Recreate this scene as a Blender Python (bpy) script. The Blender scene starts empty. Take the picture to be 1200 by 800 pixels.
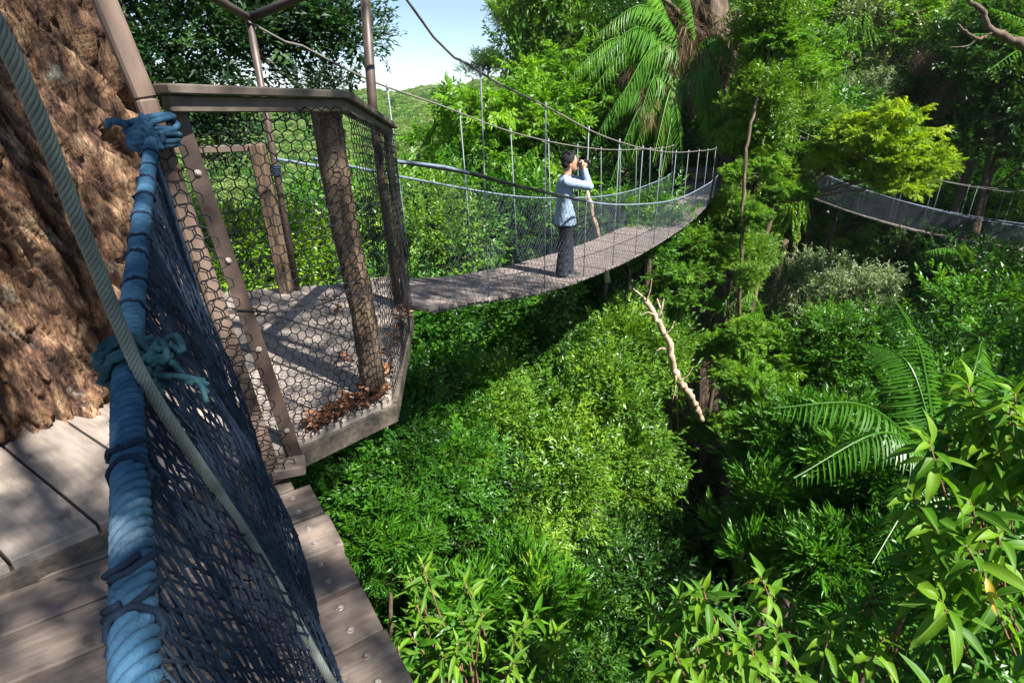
import bpy, math, random
import numpy as np
from mathutils import Vector, Matrix, Euler, noise as mnoise

rnd = random.Random(7)
RG = np.random.default_rng(11)
SC = bpy.context.scene
C = SC.collection

# ------------------------------------------------------------------ camera
CZ = 1.5
PITCH = math.radians(24.0)
cam_data = bpy.data.cameras.new('camera')
cam_data.sensor_width = 36.0
cam_data.lens = 36.0 * 640.0 / 1200.0
cam_data.clip_start = 0.03
cam_data.clip_end = 3000.0
cam = bpy.data.objects.new('camera', cam_data)
cam.location = (0, 0, CZ)
cam.rotation_euler = (math.radians(90) - PITCH, 0, 0)
C.objects.link(cam)
SC.camera = cam

# ------------------------------------------------------------------ light
SUN = Vector((0.48, -0.40, 0.78)).normalized()      # towards the sun
sun_el = math.asin(SUN.z)
sun_az = math.atan2(SUN.x, SUN.y)
ld = bpy.data.lights.new('sun', 'SUN')
ld.energy = 5.0
ld.angle = math.radians(0.53)
ld.color = (1.0, 0.965, 0.90)
sun = bpy.data.objects.new('sun', ld)
sun.rotation_euler = SUN.to_track_quat('Z', 'Y').to_euler()
sun.location = (20, -10, 40)
C.objects.link(sun)

w = bpy.data.worlds.new('World')
SC.world = w
w.use_nodes = True
nt = w.node_tree
nt.nodes.clear()
out = nt.nodes.new('ShaderNodeOutputWorld')
bg = nt.nodes.new('ShaderNodeBackground')
sky = nt.nodes.new('ShaderNodeTexSky')
sky.sky_type = 'NISHITA'
sky.sun_disc = False
sky.sun_elevation = sun_el
sky.sun_rotation = sun_az
sky.air_density = 0.8
sky.dust_density = 0.2
sky.ozone_density = 2.5
geo = nt.nodes.new('ShaderNodeNewGeometry')
mp = nt.nodes.new('ShaderNodeMapping')
mp.inputs['Scale'].default_value = (1.0, 1.0, 3.2)
nz = nt.nodes.new('ShaderNodeTexNoise')
nz.inputs['Scale'].default_value = 2.3
nz.inputs['Detail'].default_value = 7
nz.inputs['Roughness'].default_value = 0.55
rp = nt.nodes.new('ShaderNodeValToRGB')
rp.color_ramp.elements[0].position = 0.42
rp.color_ramp.elements[0].color = (0, 0, 0, 1)
rp.color_ramp.elements[1].position = 0.68
rp.color_ramp.elements[1].color = (0.6, 0.6, 0.6, 1)
mx = nt.nodes.new('ShaderNodeMixRGB')
mx.inputs[2].default_value = (3.7, 4.6, 5.2, 1)
nt.links.new(geo.outputs['Incoming'], mp.inputs['Vector'])
nt.links.new(mp.outputs[0], nz.inputs['Vector'])
nt.links.new(nz.outputs['Fac'], rp.inputs[0])
nt.links.new(rp.outputs[0], mx.inputs[0])
nt.links.new(sky.outputs[0], mx.inputs[1])
nt.links.new(mx.outputs[0], bg.inputs['Color'])
bg.inputs['Strength'].default_value = 0.052
nt.links.new(bg.outputs[0], out.inputs['Surface'])

SC.view_settings.view_transform = 'Standard'
SC.view_settings.look = 'None'
SC.view_settings.exposure = 1.75
SC.view_settings.gamma = 1.0
SC.cycles.use_denoising = True
SC.cycles.denoiser = 'OPENIMAGEDENOISE'
SC.cycles.denoising_input_passes = 'RGB_ALBEDO_NORMAL'
SC.cycles.denoising_prefilter = 'ACCURATE'
SC.cycles.max_bounces = 5
SC.cycles.diffuse_bounces = 3
SC.cycles.glossy_bounces = 1
SC.cycles.transmission_bounces = 3
SC.cycles.transparent_max_bounces = 4
SC.cycles.volume_bounces = 0
SC.cycles.sample_clamp_indirect = 4.0
SC.cycles.caustics_reflective = False
SC.cycles.caustics_refractive = False

# ------------------------------------------------------------------ sight lines: a pixel of the 1200 x 800 photograph and a distance give a place
_c, _s = math.cos(PITCH), math.sin(PITCH)
def ray(px, py):
    u = (px - 600) / 640.0; v = (py - 400) / 640.0
    return Vector((u, _c - v * _s, -(_s + v * _c)))
def at(px, py, d):
    return Vector((0, 0, CZ)) + ray(px, py) * d
def atz(px, py, z):
    r = ray(px, py); return Vector((0, 0, CZ)) + r * ((z - CZ) / r.z)
def aty(px, py, y):
    r = ray(px, py); return Vector((0, 0, CZ)) + r * (y / r.y)

# ------------------------------------------------------------------ terrain
def sstep(a, b, x):
    t = np.clip((x - a) / (b - a), 0, 1); return t * t * (3 - 2 * t)
def ground(x, y):
    x = np.asarray(x, float); y = np.asarray(y, float)
    xr = 5.9 + 0.05 * np.clip(y, -10, 30)
    L = np.maximum(0, xr - x - 1.0)
    left = 8.5 * (1 - np.exp(-L / 7.0)) * 1.1
    Rr = np.maximum(0, x - xr - 1.0)
    right = 16 * (1 - np.exp(-Rr / 17.0))
    right = right * (1 - 0.75 * sstep(12, 18, y))
    z = -13.2 + left + right
    lw = 1 - sstep(-1, 6, x - 0.12 * (y - 18))
    z = z - lw * (np.clip(y - 15, 0, 60) * 0.33)
    z = z + (1 - lw) * np.clip(y - 22, 0, 40) * 0.92
    far = np.clip(y - 90, 0, 400)
    z = z + lw * far * 0.092 * (1 + 0.12 * np.sin(x * 0.021 + 1.3)) - lw * np.clip(y - 380, 0, 600) * .12
    z = z + 0.35 * np.sin(x * 0.9 + 1.1 * np.sin(y * 0.5)) * np.cos(y * 0.7) * np.clip(1 - np.abs(y) / 200, 0.2, 1)
    z = z + lw * sstep(90, 160, y) * (3.0 * np.sin(x * 0.045 + 2) * np.cos(y * 0.03) + 1.5 * np.sin(x * .11 + y * .07))
    return z
def gz(x, y): return float(ground(x, y))

# ------------------------------------------------------------------ materials
MATS = {}
def newmat(name):
    m = bpy.data.materials.new(name); m.use_nodes = True
    m.node_tree.nodes.clear()
    MATS[name] = m
    return m, m.node_tree
def N(t, typ, **kw):
    n = t.nodes.new(typ)
    for k, v in kw.items():
        if k in n.inputs: n.inputs[k].default_value = v
        else: setattr(n, k, v)
    return n
def ramp(t, stops):
    r = t.nodes.new('ShaderNodeValToRGB')
    e = r.color_ramp.elements
    while len(e) < len(stops): e.new(0.5)
    for k, (p, c) in enumerate(stops):
        e[k].position = p; e[k].color = (*c, 1)
    return r
def leaf_mat(name, dark, mid, bright, rough=0.42, trans=0.38, spec=0.35, veins=False, yellow=None):
    m, t = newmat(name)
    o = N(t, 'ShaderNodeOutputMaterial')
    at_ = N(t, 'ShaderNodeAttribute', attribute_name='tone')
    oi = N(t, 'ShaderNodeObjectInfo')
    ma = N(t, 'ShaderNodeMath', operation='MULTIPLY_ADD'); ma.inputs[1].default_value = 0.30; ma.inputs[2].default_value = -0.15
    t.links.new(oi.outputs['Random'], ma.inputs[0])
    ad = N(t, 'ShaderNodeMath', operation='ADD')
    t.links.new(at_.outputs['Fac'], ad.inputs[0]); t.links.new(ma.outputs[0], ad.inputs[1])
    stops = [(0.05, dark), (0.45, mid), (0.85, bright)]
    if yellow: stops.append((0.985, yellow))
    r = ramp(t, stops)
    t.links.new(ad.outputs[0], r.inputs[0])
    colour = r.outputs[0]
    if veins:
        tc = N(t, 'ShaderNodeTexCoord'); sx = N(t, 'ShaderNodeSeparateXYZ'); t.links.new(tc.outputs['Object'], sx.inputs[0])
        ab = N(t, 'ShaderNodeMath', operation='ABSOLUTE'); t.links.new(sx.outputs['Y'], ab.inputs[0])
        lt = N(t, 'ShaderNodeMath', operation='LESS_THAN'); lt.inputs[1].default_value = 0.0022
        t.links.new(ab.outputs[0], lt.inputs[0])
        mr = N(t, 'ShaderNodeMixRGB'); mr.inputs[2].default_value = (0.2, 0.27, 0.08, 1)
        mf = N(t, 'ShaderNodeMath', operation='MULTIPLY'); mf.inputs[1].default_value = 0.6
        t.links.new(lt.outputs[0], mf.inputs[0]); t.links.new(mf.outputs[0], mr.inputs[0])
        t.links.new(colour, mr.inputs[1]); colour = mr.outputs[0]
    b = N(t, 'ShaderNodeBsdfPrincipled', Roughness=rough)
    b.inputs['Specular IOR Level'].default_value = spec
    t.links.new(colour, b.inputs['Base Color'])
    tr = N(t, 'ShaderNodeBsdfTranslucent')
    hs = N(t, 'ShaderNodeMixRGB'); hs.blend_type = 'MULTIPLY'; hs.inputs[0].default_value = 1.0
    hs.inputs[2].default_value = (1.5, 1.45, 0.45, 1)
    t.links.new(colour, hs.inputs[1]); t.links.new(hs.outputs[0], tr.inputs['Color'])
    mix = N(t, 'ShaderNodeMixShader'); mix.inputs[0].default_value = trans
    t.links.new(b.outputs[0], mix.inputs[1]); t.links.new(tr.outputs[0], mix.inputs[2])
    t.links.new(mix.outputs[0], o.inputs['Surface'])
    return m
M_small = leaf_mat('small leaf', (0.016, 0.066, 0.006), (0.046, 0.155, 0.009), (0.115, 0.265, 0.013), 0.40, 0.40, yellow=(0.26, 0.25, 0.03))
M_bright = leaf_mat('bright leaf', (0.035, 0.11, 0.007), (0.10, 0.235, 0.010), (0.20, 0.35, 0.016), 0.45, 0.45, yellow=(0.34, 0.33, 0.04))
M_mound = leaf_mat('sun painted vine leaf', (0.035, 0.105, 0.008), (0.10, 0.215, 0.013), (0.205, 0.33, 0.026), 0.40, 0.38, 0.40, yellow=(0.32, 0.35, 0.05))  # sunlight on the mounds painted in as a lighter, yellower leaf
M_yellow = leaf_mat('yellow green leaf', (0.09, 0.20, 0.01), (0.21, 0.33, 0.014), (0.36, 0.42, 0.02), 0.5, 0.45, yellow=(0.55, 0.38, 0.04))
M_dark = leaf_mat('shade painted leaf', (0.010, 0.038, 0.006), (0.022, 0.078, 0.009), (0.06, 0.14, 0.013), 0.38, 0.32)  # darker leaf copy, shade of the dark zones put into its colour
M_lance = leaf_mat('lance leaf', (0.02, 0.085, 0.006), (0.048, 0.16, 0.008), (0.13, 0.27, 0.012), 0.40, 0.38, 0.4, yellow=(0.4, 0.30, 0.03))
M_big = leaf_mat('large leaf', (0.022, 0.08, 0.005), (0.052, 0.15, 0.007), (0.13, 0.25, 0.010), 0.50, 0.40, 0.22, veins=True)
M_yellowed = leaf_mat('yellowed leaf', (0.40, 0.22, 0.02), (0.45, 0.28, 0.03), (0.5, 0.34, 0.04), 0.4, 0.3)
M_back = leaf_mat('painted backlit leaf', (0.006, 0.024, 0.008), (0.012, 0.042, 0.010), (0.03, 0.075, 0.014), 0.5, 0.25, 0.3)  # very dark green imitates leaves seen against the light
M_silver = leaf_mat('silvery leaf', (0.06, 0.12, 0.04), (0.15, 0.21, 0.09), (0.34, 0.38, 0.24), 0.38, 0.28, 0.45)
M_palm = leaf_mat('palm leaflet', (0.03, 0.11, 0.010), (0.07, 0.20, 0.014), (0.16, 0.31, 0.022), 0.48, 0.36, 0.35)
M_dead = leaf_mat('dead leaf', (0.05, 0.032, 0.018), (0.11, 0.07, 0.042), (0.21, 0.145, 0.09), 0.7, 0.2, 0.2)
M_litter = leaf_mat('fallen leaf', (0.08, 0.03, 0.015), (0.18, 0.075, 0.035), (0.34, 0.17, 0.09), 0.6, 0.15, 0.3)
M_hill = leaf_mat('haze paled crown leaf', (0.09, 0.16, 0.035), (0.16, 0.25, 0.055), (0.25, 0.34, 0.08), 0.5, 0.35)  # paler green imitates haze over the far hill

def surf_mat(name, stops, scale=8.0, stretch=(1, 1, 1), rough=0.75, bump=0.3, bscale=None, spec=0.3, detail=8, objrand=0.0, dist=0.01, bump_detail=8, moss=None, spots=None):
    m, t = newmat(name)
    o = N(t, 'ShaderNodeOutputMaterial'); b = N(t, 'ShaderNodeBsdfPrincipled', Roughness=rough)
    b.inputs['Specular IOR Level'].default_value = spec
    tc = N(t, 'ShaderNodeTexCoord'); mp = N(t, 'ShaderNodeMapping'); mp.inputs['Scale'].default_value = stretch
    oi = N(t, 'ShaderNodeObjectInfo')
    vm = N(t, 'ShaderNodeVectorMath', operation='ADD')
    sc_ = N(t, 'ShaderNodeMath', operation='MULTIPLY'); sc_.inputs[1].default_value = 37.0
    t.links.new(oi.outputs['Random'], sc_.inputs[0])
    t.links.new(tc.outputs['Object'], vm.inputs[0]); t.links.new(sc_.outputs[0], vm.inputs[1])
    t.links.new(vm.outputs[0], mp.inputs['Vector'])
    nz = N(t, 'ShaderNodeTexNoise', Scale=scale, Detail=detail, Roughness=0.6)
    t.links.new(mp.outputs[0], nz.inputs['Vector'])
    r = ramp(t, stops); t.links.new(nz.outputs['Fac'], r.inputs[0])
    col = r.outputs[0]
    if objrand:
        mm = N(t, 'ShaderNodeMath', operation='MULTIPLY_ADD'); mm.inputs[1].default_value = objrand * 2; mm.inputs[2].default_value = 1 - objrand
        t.links.new(oi.outputs['Random'], mm.inputs[0])
        cb = N(t, 'ShaderNodeVectorMath', operation='SCALE')
        t.links.new(col, cb.inputs[0]); t.links.new(mm.outputs[0], cb.inputs['Scale']); col = cb.outputs[0]
    if moss:
        n2 = N(t, 'ShaderNodeTexNoise', Scale=moss[2], Detail=6, Roughness=0.65)
        t.links.new(vm.outputs[0], n2.inputs['Vector'])
        r2 = ramp(t, [(moss[1], (0, 0, 0)), (moss[1] + 0.1, (1, 1, 1))]); t.links.new(n2.outputs['Fac'], r2.inputs[0])
        m2 = N(t, 'ShaderNodeMixRGB'); m2.inputs[2].default_value = (*moss[0], 1)
        t.links.new(r2.outputs[0], m2.inputs[0]); t.links.new(col, m2.inputs[1]); col = m2.outputs[0]
    t.links.new(col, b.inputs['Base Color'])
    n3 = N(t, 'ShaderNodeTexNoise', Scale=bscale or scale * 3, Detail=bump_detail, Roughness=0.65)
    t.links.new(mp.outputs[0], n3.inputs['Vector'])
    bp = N(t, 'ShaderNodeBump', Strength=bump, Distance=dist)
    t.links.new(n3.outputs['Fac'], bp.inputs['Height']); t.links.new(bp.outputs[0], b.inputs['Normal'])
    t.links.new(b.outputs[0], o.inputs['Surface'])
    return m
M_plank = surf_mat('weathered plank', [(0.25, (0.15, 0.12, 0.10)), (0.5, (0.24, 0.20, 0.17)), (0.8, (0.33, 0.285, 0.24))], 4, (1.0, 7, 5), 0.7, 0.5, 12, objrand=0.16, dist=0.004, moss=((0.13, 0.10, 0.085), 0.60, 5))
M_plank_end = surf_mat('brown plank', [(0.25, (0.10, 0.075, 0.06)), (0.5, (0.165, 0.128, 0.105)), (0.8, (0.24, 0.195, 0.16))], 4, (1.0, 6, 5), 0.7, 0.7, 18, objrand=0.2, dist=0.005, moss=((0.085, 0.075, 0.055), 0.58, 7))
M_deck = surf_mat('bridge plank', [(0.3, (0.08, 0.062, 0.055)), (0.5, (0.155, 0.125, 0.113)), (0.8, (0.235, 0.195, 0.18))], 4, (14, 1.0, 6), 0.75, 0.4, 12, objrand=0.2, dist=0.003)
M_beam = surf_mat('timber beam', [(0.25, (0.045, 0.036, 0.029)), (0.5, (0.095, 0.075, 0.06)), (0.8, (0.17, 0.135, 0.108))], 6, (1, 8, 8), 0.7, 0.4, 14, dist=0.004, moss=((0.07, 0.075, 0.035), 0.60, 3))
M_post = surf_mat('old wooden post', [(0.3, (0.025, 0.016, 0.011)), (0.5, (0.09, 0.06, 0.038)), (0.75, (0.20, 0.14, 0.09))], 5, (7, 7, 0.6), 0.7, 0.9, 14, dist=0.008)
M_smoothpost = surf_mat('pale painted post', [(0.3, (0.08, 0.055, 0.042)), (0.5, (0.145, 0.10, 0.078)), (0.8, (0.21, 0.155, 0.12))], 4, (3, 3, 0.7), 0.5, 0.15, 20, dist=0.002)
M_steel = surf_mat('rusty brown steel', [(0.3, (0.030, 0.020, 0.016)), (0.5, (0.055, 0.036, 0.028)), (0.8, (0.11, 0.072, 0.055))], 9, (1, 1, 1), 0.5, 0.25, 60, spec=0.5, dist=0.002)
M_rail = surf_mat('top rail timber', [(0.25, (0.055, 0.042, 0.033)), (0.5, (0.115, 0.09, 0.07)), (0.8, (0.20, 0.16, 0.125))], 6, (1, 1, 1), 0.6, 0.3, 30, dist=0.003)
M_bark = surf_mat('deep red brown bark', [(0.30, (0.022, 0.013, 0.010)), (0.43, (0.10, 0.055, 0.04)), (0.53, (0.25, 0.135, 0.075)), (0.68, (0.48, 0.33, 0.20))], 7, (2.2, 2.2, 0.6), 0.8, 1.0, 26, dist=0.03, moss=((0.34, 0.32, 0.25), 0.60, 6))
_t = M_bark.node_tree; _bp = [n for n in _t.nodes if n.type == 'BUMP'][0]; _mp = [n for n in _t.nodes if n.type == 'MAPPING'][0]
_vo = N(_t, 'ShaderNodeTexVoronoi', Scale=11.0); _vo.feature = 'DISTANCE_TO_EDGE'; _dn = N(_t, 'ShaderNodeTexNoise', Scale=9.0, Detail=4.0); _va = N(_t, 'ShaderNodeVectorMath', operation='ADD'); _vs = N(_t, 'ShaderNodeVectorMath', operation='SCALE'); _vs.inputs['Scale'].default_value = .35
_t.links.new(_mp.outputs[0], _dn.inputs['Vector']); _t.links.new(_dn.outputs['Color'], _vs.inputs[0]); _t.links.new(_mp.outputs[0], _va.inputs[0]); _t.links.new(_vs.outputs[0], _va.inputs[1]); _t.links.new(_va.outputs[0], _vo.inputs['Vector'])
_vr = ramp(_t, [(0.0, (0, 0, 0)), (0.10, (1, 1, 1))]); _t.links.new(_vo.outputs['Distance'], _vr.inputs[0])
_b2 = N(_t, 'ShaderNodeBump', Strength=1.0, Distance=0.018); _t.links.new(_vr.outputs[0], _b2.inputs['Height']); _t.links.new(_b2.outputs[0], _bp.inputs['Normal'])
M_trunk = surf_mat('forest trunk bark', [(0.25, (0.035, 0.022, 0.014)), (0.5, (0.085, 0.058, 0.038)), (0.8, (0.20, 0.145, 0.10))], 3, (3, 3, 0.6), 0.8, 0.8, 8, dist=0.03, moss=((0.05, 0.07, 0.02), 0.58, 1.2))
M_pale = surf_mat('pale dead wood', [(0.25, (0.15, 0.10, 0.07)), (0.5, (0.36, 0.26, 0.18)), (0.8, (0.52, 0.42, 0.32))], 5, (2, 2, 1), 0.8, 0.6, 12, dist=0.02)
M_soil = surf_mat('forest soil', [(0.3, (0.018, 0.016, 0.009)), (0.5, (0.035, 0.035, 0.016)), (0.8, (0.06, 0.07, 0.025))], 1.2, (1, 1, 1), 0.95, 0.8, 5, dist=0.1)
M_rock = surf_mat('stream stone', [(0.3, (0.07, 0.06, 0.055)), (0.5, (0.15, 0.13, 0.12)), (0.8, (0.26, 0.24, 0.22))], 3, (1, 1, 1), 0.8, 0.6, 8, dist=0.03)
M_blue = surf_mat('faded blue rope', [(0.3, (0.010, 0.036, 0.070)), (0.5, (0.026, 0.078, 0.140)), (0.75, (0.075, 0.16, 0.24))], 14, (1, 1, 1), 0.85, 0.9, 190, spec=0.2, dist=0.003, moss=((0.13, 0.21, 0.28), 0.60, 9))
M_navy = surf_mat('dark navy twine', [(0.3, (0.006, 0.011, 0.024)), (0.5, (0.013, 0.024, 0.046)), (0.8, (0.035, 0.055, 0.085))], 22, (1, 1, 1), 0.9, 0.8, 400, spec=0.15, dist=0.002)
M_teal = surf_mat('dark teal cord', [(0.3, (0.008, 0.03, 0.04)), (0.5, (0.02, 0.07, 0.085)), (0.8, (0.07, 0.16, 0.18))], 30, (1, 1, 1), 0.85, 0.8, 400, spec=0.2, dist=0.002)
M_cable = surf_mat('grey green cable', [(0.3, (0.06, 0.07, 0.062)), (0.5, (0.12, 0.14, 0.125)), (0.8, (0.22, 0.25, 0.22))], 12, (1, 1, 1), 0.6, 0.5, 160, spec=0.4, dist=0.002)
M_wire = surf_mat('grey coated wire mesh', [(0.3, (0.008, 0.009, 0.011)), (0.6, (0.018, 0.019, 0.022))], 12, (1, 1, 1), 0.85, 0.1, 60, spec=0.1)
M_net = surf_mat('grey bridge netting', [(0.3, (0.02, 0.026, 0.032)), (0.6, (0.045, 0.056, 0.068))], 3, (1, 1, 1), 0.9, 0.1, 60, spec=0.08)
M_hanger = surf_mat('galvanised hanger', [(0.3, (0.20, 0.225, 0.24)), (0.7, (0.20, 0.225, 0.24))], 5, (1, 1, 1), 0.8, 0.1, 60, spec=0.1)
M_scable = surf_mat('steel suspension cable', [(0.3, (0.12, 0.11, 0.10)), (0.7, (0.16, 0.145, 0.13))], 5, (1, 1, 1), 0.8, 0.2, 60, spec=0.1)
M_brope = surf_mat('light blue handrail rope', [(0.3, (0.08, 0.105, 0.135)), (0.7, (0.17, 0.21, 0.26))], 9, (1, 1, 1), 0.8, 0.3, 60, spec=0.2)
M_bolt = surf_mat('rusted bolt', [(0.3, (0.16, 0.10, 0.07)), (0.55, (0.26, 0.23, 0.21)), (0.8, (0.40, 0.38, 0.36))], 90, (1, 1, 1), 0.4, 0.2, 200, spec=0.6, objrand=0.2)
M_skin = surf_mat('tanned skin', [(0.3, (0.36, 0.185, 0.11)), (0.7, (0.44, 0.24, 0.15))], 12, (1, 1, 1), 0.5, 0.1, 60, spec=0.4)
M_hair = surf_mat('black hair', [(0.3, (0.008, 0.007, 0.008)), (0.7, (0.02, 0.018, 0.02))], 40, (1, 1, 1), 0.7, 0.5, 160, spec=0.15)
M_shirt = surf_mat('light blue grey shirt', [(0.3, (0.17, 0.24, 0.32)), (0.7, (0.28, 0.36, 0.45))], 6, (1, 1, 1), 0.85, 0.4, 12, spec=0.2, dist=0.01)
M_twig = surf_mat('reddish twig', [(0.3, (0.10, 0.045, 0.03)), (0.6, (0.20, 0.10, 0.065)), (0.8, (0.30, 0.19, 0.13))], 12, (1, 1, 1), 0.7, 0.3, 60)
M_trouser, _t = newmat('dark striped trousers')
_o = N(_t, 'ShaderNodeOutputMaterial'); _b = N(_t, 'ShaderNodeBsdfPrincipled', Roughness=0.85)
_tc = N(_t, 'ShaderNodeTexCoord'); _wv = N(_t, 'ShaderNodeTexWave', Scale=9.0, Distortion=.6)
_r = ramp(_t, [(0.80, (0.006, 0.007, 0.015)), (0.99, (0.018, 0.02, 0.035))])
_t.links.new(_tc.outputs['Object'], _wv.inputs['Vector']); _t.links.new(_wv.outputs['Fac'], _r.inputs[0])
_t.links.new(_r.outputs[0], _b.inputs['Base Color']); _t.links.new(_b.outputs[0], _o.inputs['Surface'])
M_black = surf_mat('matt black plastic', [(0.3, (0.010, 0.010, 0.012)), (0.7, (0.025, 0.025, 0.03))], 20, (1, 1, 1), 0.4, 0.2, 80, spec=0.5)
M_shoe = surf_mat('dark grey shoe', [(0.3, (0.03, 0.028, 0.03)), (0.7, (0.10, 0.09, 0.085))], 20, (1, 1, 1), 0.7, 0.3, 80)

# ------------------------------------------------------------------ object helpers
def tag(o, label=None, cat=None, group=None, kind=None):
    if label: o['label'] = label
    if cat: o['category'] = cat
    if group: o['group'] = group
    if kind: o['kind'] = kind
    return o
def empty(name, loc, label, cat, group=None):
    o = bpy.data.objects.new(name, None); o.empty_display_size = 0.1
    o.location = loc; C.objects.link(o)
    return tag(o, label, cat, group)
def link(name, me, parent=None, loc=None, rot=None, scl=None):
    o = bpy.data.objects.new(name, me)
    C.objects.link(o)
    if parent is not None: o.parent = parent
    if loc is not None: o.location = loc
    if rot is not None: o.rotation_euler = rot
    if scl is not None: o.scale = (scl, scl, scl) if np.isscalar(scl) else scl
    return o
class MB:
    """gathers vertices and faces (lists) of one mesh"""
    def __init__(s): s.v = []; s.f = []; s.n = 0
    def add(s, V, F):
        V = np.asarray(V, float).reshape(-1, 3); F = np.asarray(F, int)
        if F.shape[1] == 3: s.f.append(F + s.n)
        else: s.f.append(np.concatenate([F[:, [0, 1, 2]], F[:, [0, 2, 3]]]) + s.n)
        s.v.append(V); s.n += len(V); return s
    def mesh(s, name, mat, smooth=True, origin=(0, 0, 0)):
        V = np.concatenate(s.v) - np.array(origin); F = np.concatenate(s.f)
        return npmesh(name, V, F, mat, smooth=smooth)
    def obj(s, name, mat, parent=None, smooth=True):
        o = parent.matrix_basis.translation if parent is not None else Vector((0, 0, 0))
        org = Vector((0, 0, 0)); p = parent
        while p is not None: org += p.location; p = p.parent
        me = s.mesh(name, mat, smooth, tuple(org))
        return link(name, me, parent)
def npmesh(name, V, F, mat, tone=None, smooth=False):
    me = bpy.data.meshes.new(name)
    V = np.ascontiguousarray(V, np.float32); F = np.ascontiguousarray(F, np.int32)
    me.vertices.add(len(V)); me.vertices.foreach_set('co', V.ravel())
    k = F.shape[1]
    me.loops.add(F.size); me.loops.foreach_set('vertex_index', F.ravel())
    me.polygons.add(len(F))
    me.polygons.foreach_set('loop_start', np.arange(0, F.size, k, dtype=np.int32))
    me.polygons.foreach_set('loop_total', np.full(len(F), k, np.int32))
    me.polygons.foreach_set('use_smooth', np.full(len(F), smooth, bool))
    if tone is not None:
        a = me.attributes.new('tone', 'FLOAT', 'POINT')
        a.data.foreach_set('value', np.ascontiguousarray(tone, np.float32))
    me.update(calc_edges=True); me.validate()
    for mm in (mat if isinstance(mat, (list, tuple)) else [mat]): me.materials.append(mm)
    return me
def box(size, bevel=0.0):
    """box centred on the origin, with a chamfer"""
    x, y, z = [a / 2 for a in size]
    if bevel <= 0:
        V = [(sx * x, sy * y, sz * z) for sz in (-1, 1) for sy in (-1, 1) for sx in (-1, 1)]
        F = [(0, 2, 3, 1), (4, 5, 7, 6), (0, 1, 5, 4), (2, 6, 7, 3), (0, 4, 6, 2), (1, 3, 7, 5)]
        return np.array(V), np.array(F)
    b = bevel; V = []; 
    for (zz, ins) in ((-z, b), (-z + b, 0), (z - b, 0), (z, b)):
        X, Y = x - ins, y - ins
        V += [(-X + b, -Y, zz), (X - b, -Y, zz), (X, -Y + b, zz), (X, Y - b, zz), (X - b, Y, zz), (-X + b, Y, zz), (-X, Y - b, zz), (-X, -Y + b, zz)]
    F = []
    for k in range(3):
        for i in range(8):
            a = k * 8 + i; c2 = k * 8 + (i + 1) % 8
            F.append((a, c2, c2 + 8, a + 8))
    for q, base in ((0, 0), (1, 24)):
        ring = [base + i for i in range(8)]
        if q == 0: ring = ring[::-1]
        F += [(ring[0], ring[1], ring[2], ring[3]), (ring[0], ring[3], ring[4], ring[7]), (ring[4], ring[5], ring[6], ring[7])]
    return np.array(V), np.array(F)
def frame_between(a, b, up=(0, 0, 1)):
    a = Vector(a); b = Vector(b); z = (b - a).normalized()
    u = Vector(up)
    if abs(z.dot(u)) > 0.98: u = Vector((0, 1, 0)) if abs(z.y) < .9 else Vector((1, 0, 0))
    y = (u - z * u.dot(z)).normalized(); x = y.cross(z)
    return np.array([[x.x, y.x, z.x], [x.y, y.y, z.y], [x.z, y.z, z.z]])
def bar(a, b, w, h, up=(0, 0, 1), bevel=0.004):
    """square bar from a to b; h is its size along up"""
    a = np.array(a, float); b = np.array(b, float)
    V, F = box((w, h, np.linalg.norm(b - a)), bevel)
    R = frame_between(a, b, up)
    return V @ R.T + (a + b) / 2, F
def tube(P, r, sides=8, cap=True, twist=None):
    P = np.asarray(P, float); n = len(P)
    r = np.full(n, float(r)) if np.isscalar(r) else np.asarray(r, float)
    T = np.gradient(P, axis=0); T /= np.linalg.norm(T, axis=1)[:, None] + 1e-9
    ref = np.array([0, 0, 1.0]) if abs(T[0][2]) < 0.9 else np.array([1.0, 0, 0])
    U = np.zeros_like(P); u = ref - T[0] * ref.dot(T[0]); u /= np.linalg.norm(u); U[0] = u
    for i in range(1, n):
        u = U[i - 1] - T[i] * U[i - 1].dot(T[i]); U[i] = u / (np.linalg.norm(u) + 1e-9)
    W = np.cross(T, U)
    a = np.linspace(0, 2 * np.pi, sides, endpoint=False)
    V = P[:, None, :] + r[:, None, None] * (np.cos(a)[None, :, None] * U[:, None, :] + np.sin(a)[None, :, None] * W[:, None, :])
    V = V.reshape(-1, 3)
    i = np.arange(n - 1)[:, None] * sides; j = np.arange(sides)[None, :]; j2 = (j + 1) % sides
    F = np.stack([i + j, i + j2, i + sides + j2, i + sides + j], -1).reshape(-1, 4)
    F = np.concatenate([F[:, [0, 1, 2]], F[:, [0, 2, 3]]])
    if cap:
        V = np.concatenate([V, P[:1], P[-1:]]); e = len(V)
        jj = np.arange(sides); j3 = (jj + 1) % sides
        F = np.concatenate([F, np.stack([np.full(sides, e - 2), j3, jj], -1), np.stack([np.full(sides, e - 1), (n - 1) * sides + jj, (n - 1) * sides + j3], -1)])
    return V, F
def frames(P):
    P = np.asarray(P, float); T = np.gradient(P, axis=0); T /= np.linalg.norm(T, axis=1)[:, None]
    ref = np.array([0, 0, 1.0]) if abs(T[0][2]) < 0.9 else np.array([1.0, 0, 0])
    U = np.zeros_like(P); u = ref - T[0] * ref.dot(T[0]); U[0] = u / np.linalg.norm(u)
    for i in range(1, len(P)):
        u = U[i - 1] - T[i] * U[i - 1].dot(T[i]); U[i] = u / np.linalg.norm(u)
    return T, U, np.cross(T, U)
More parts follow.
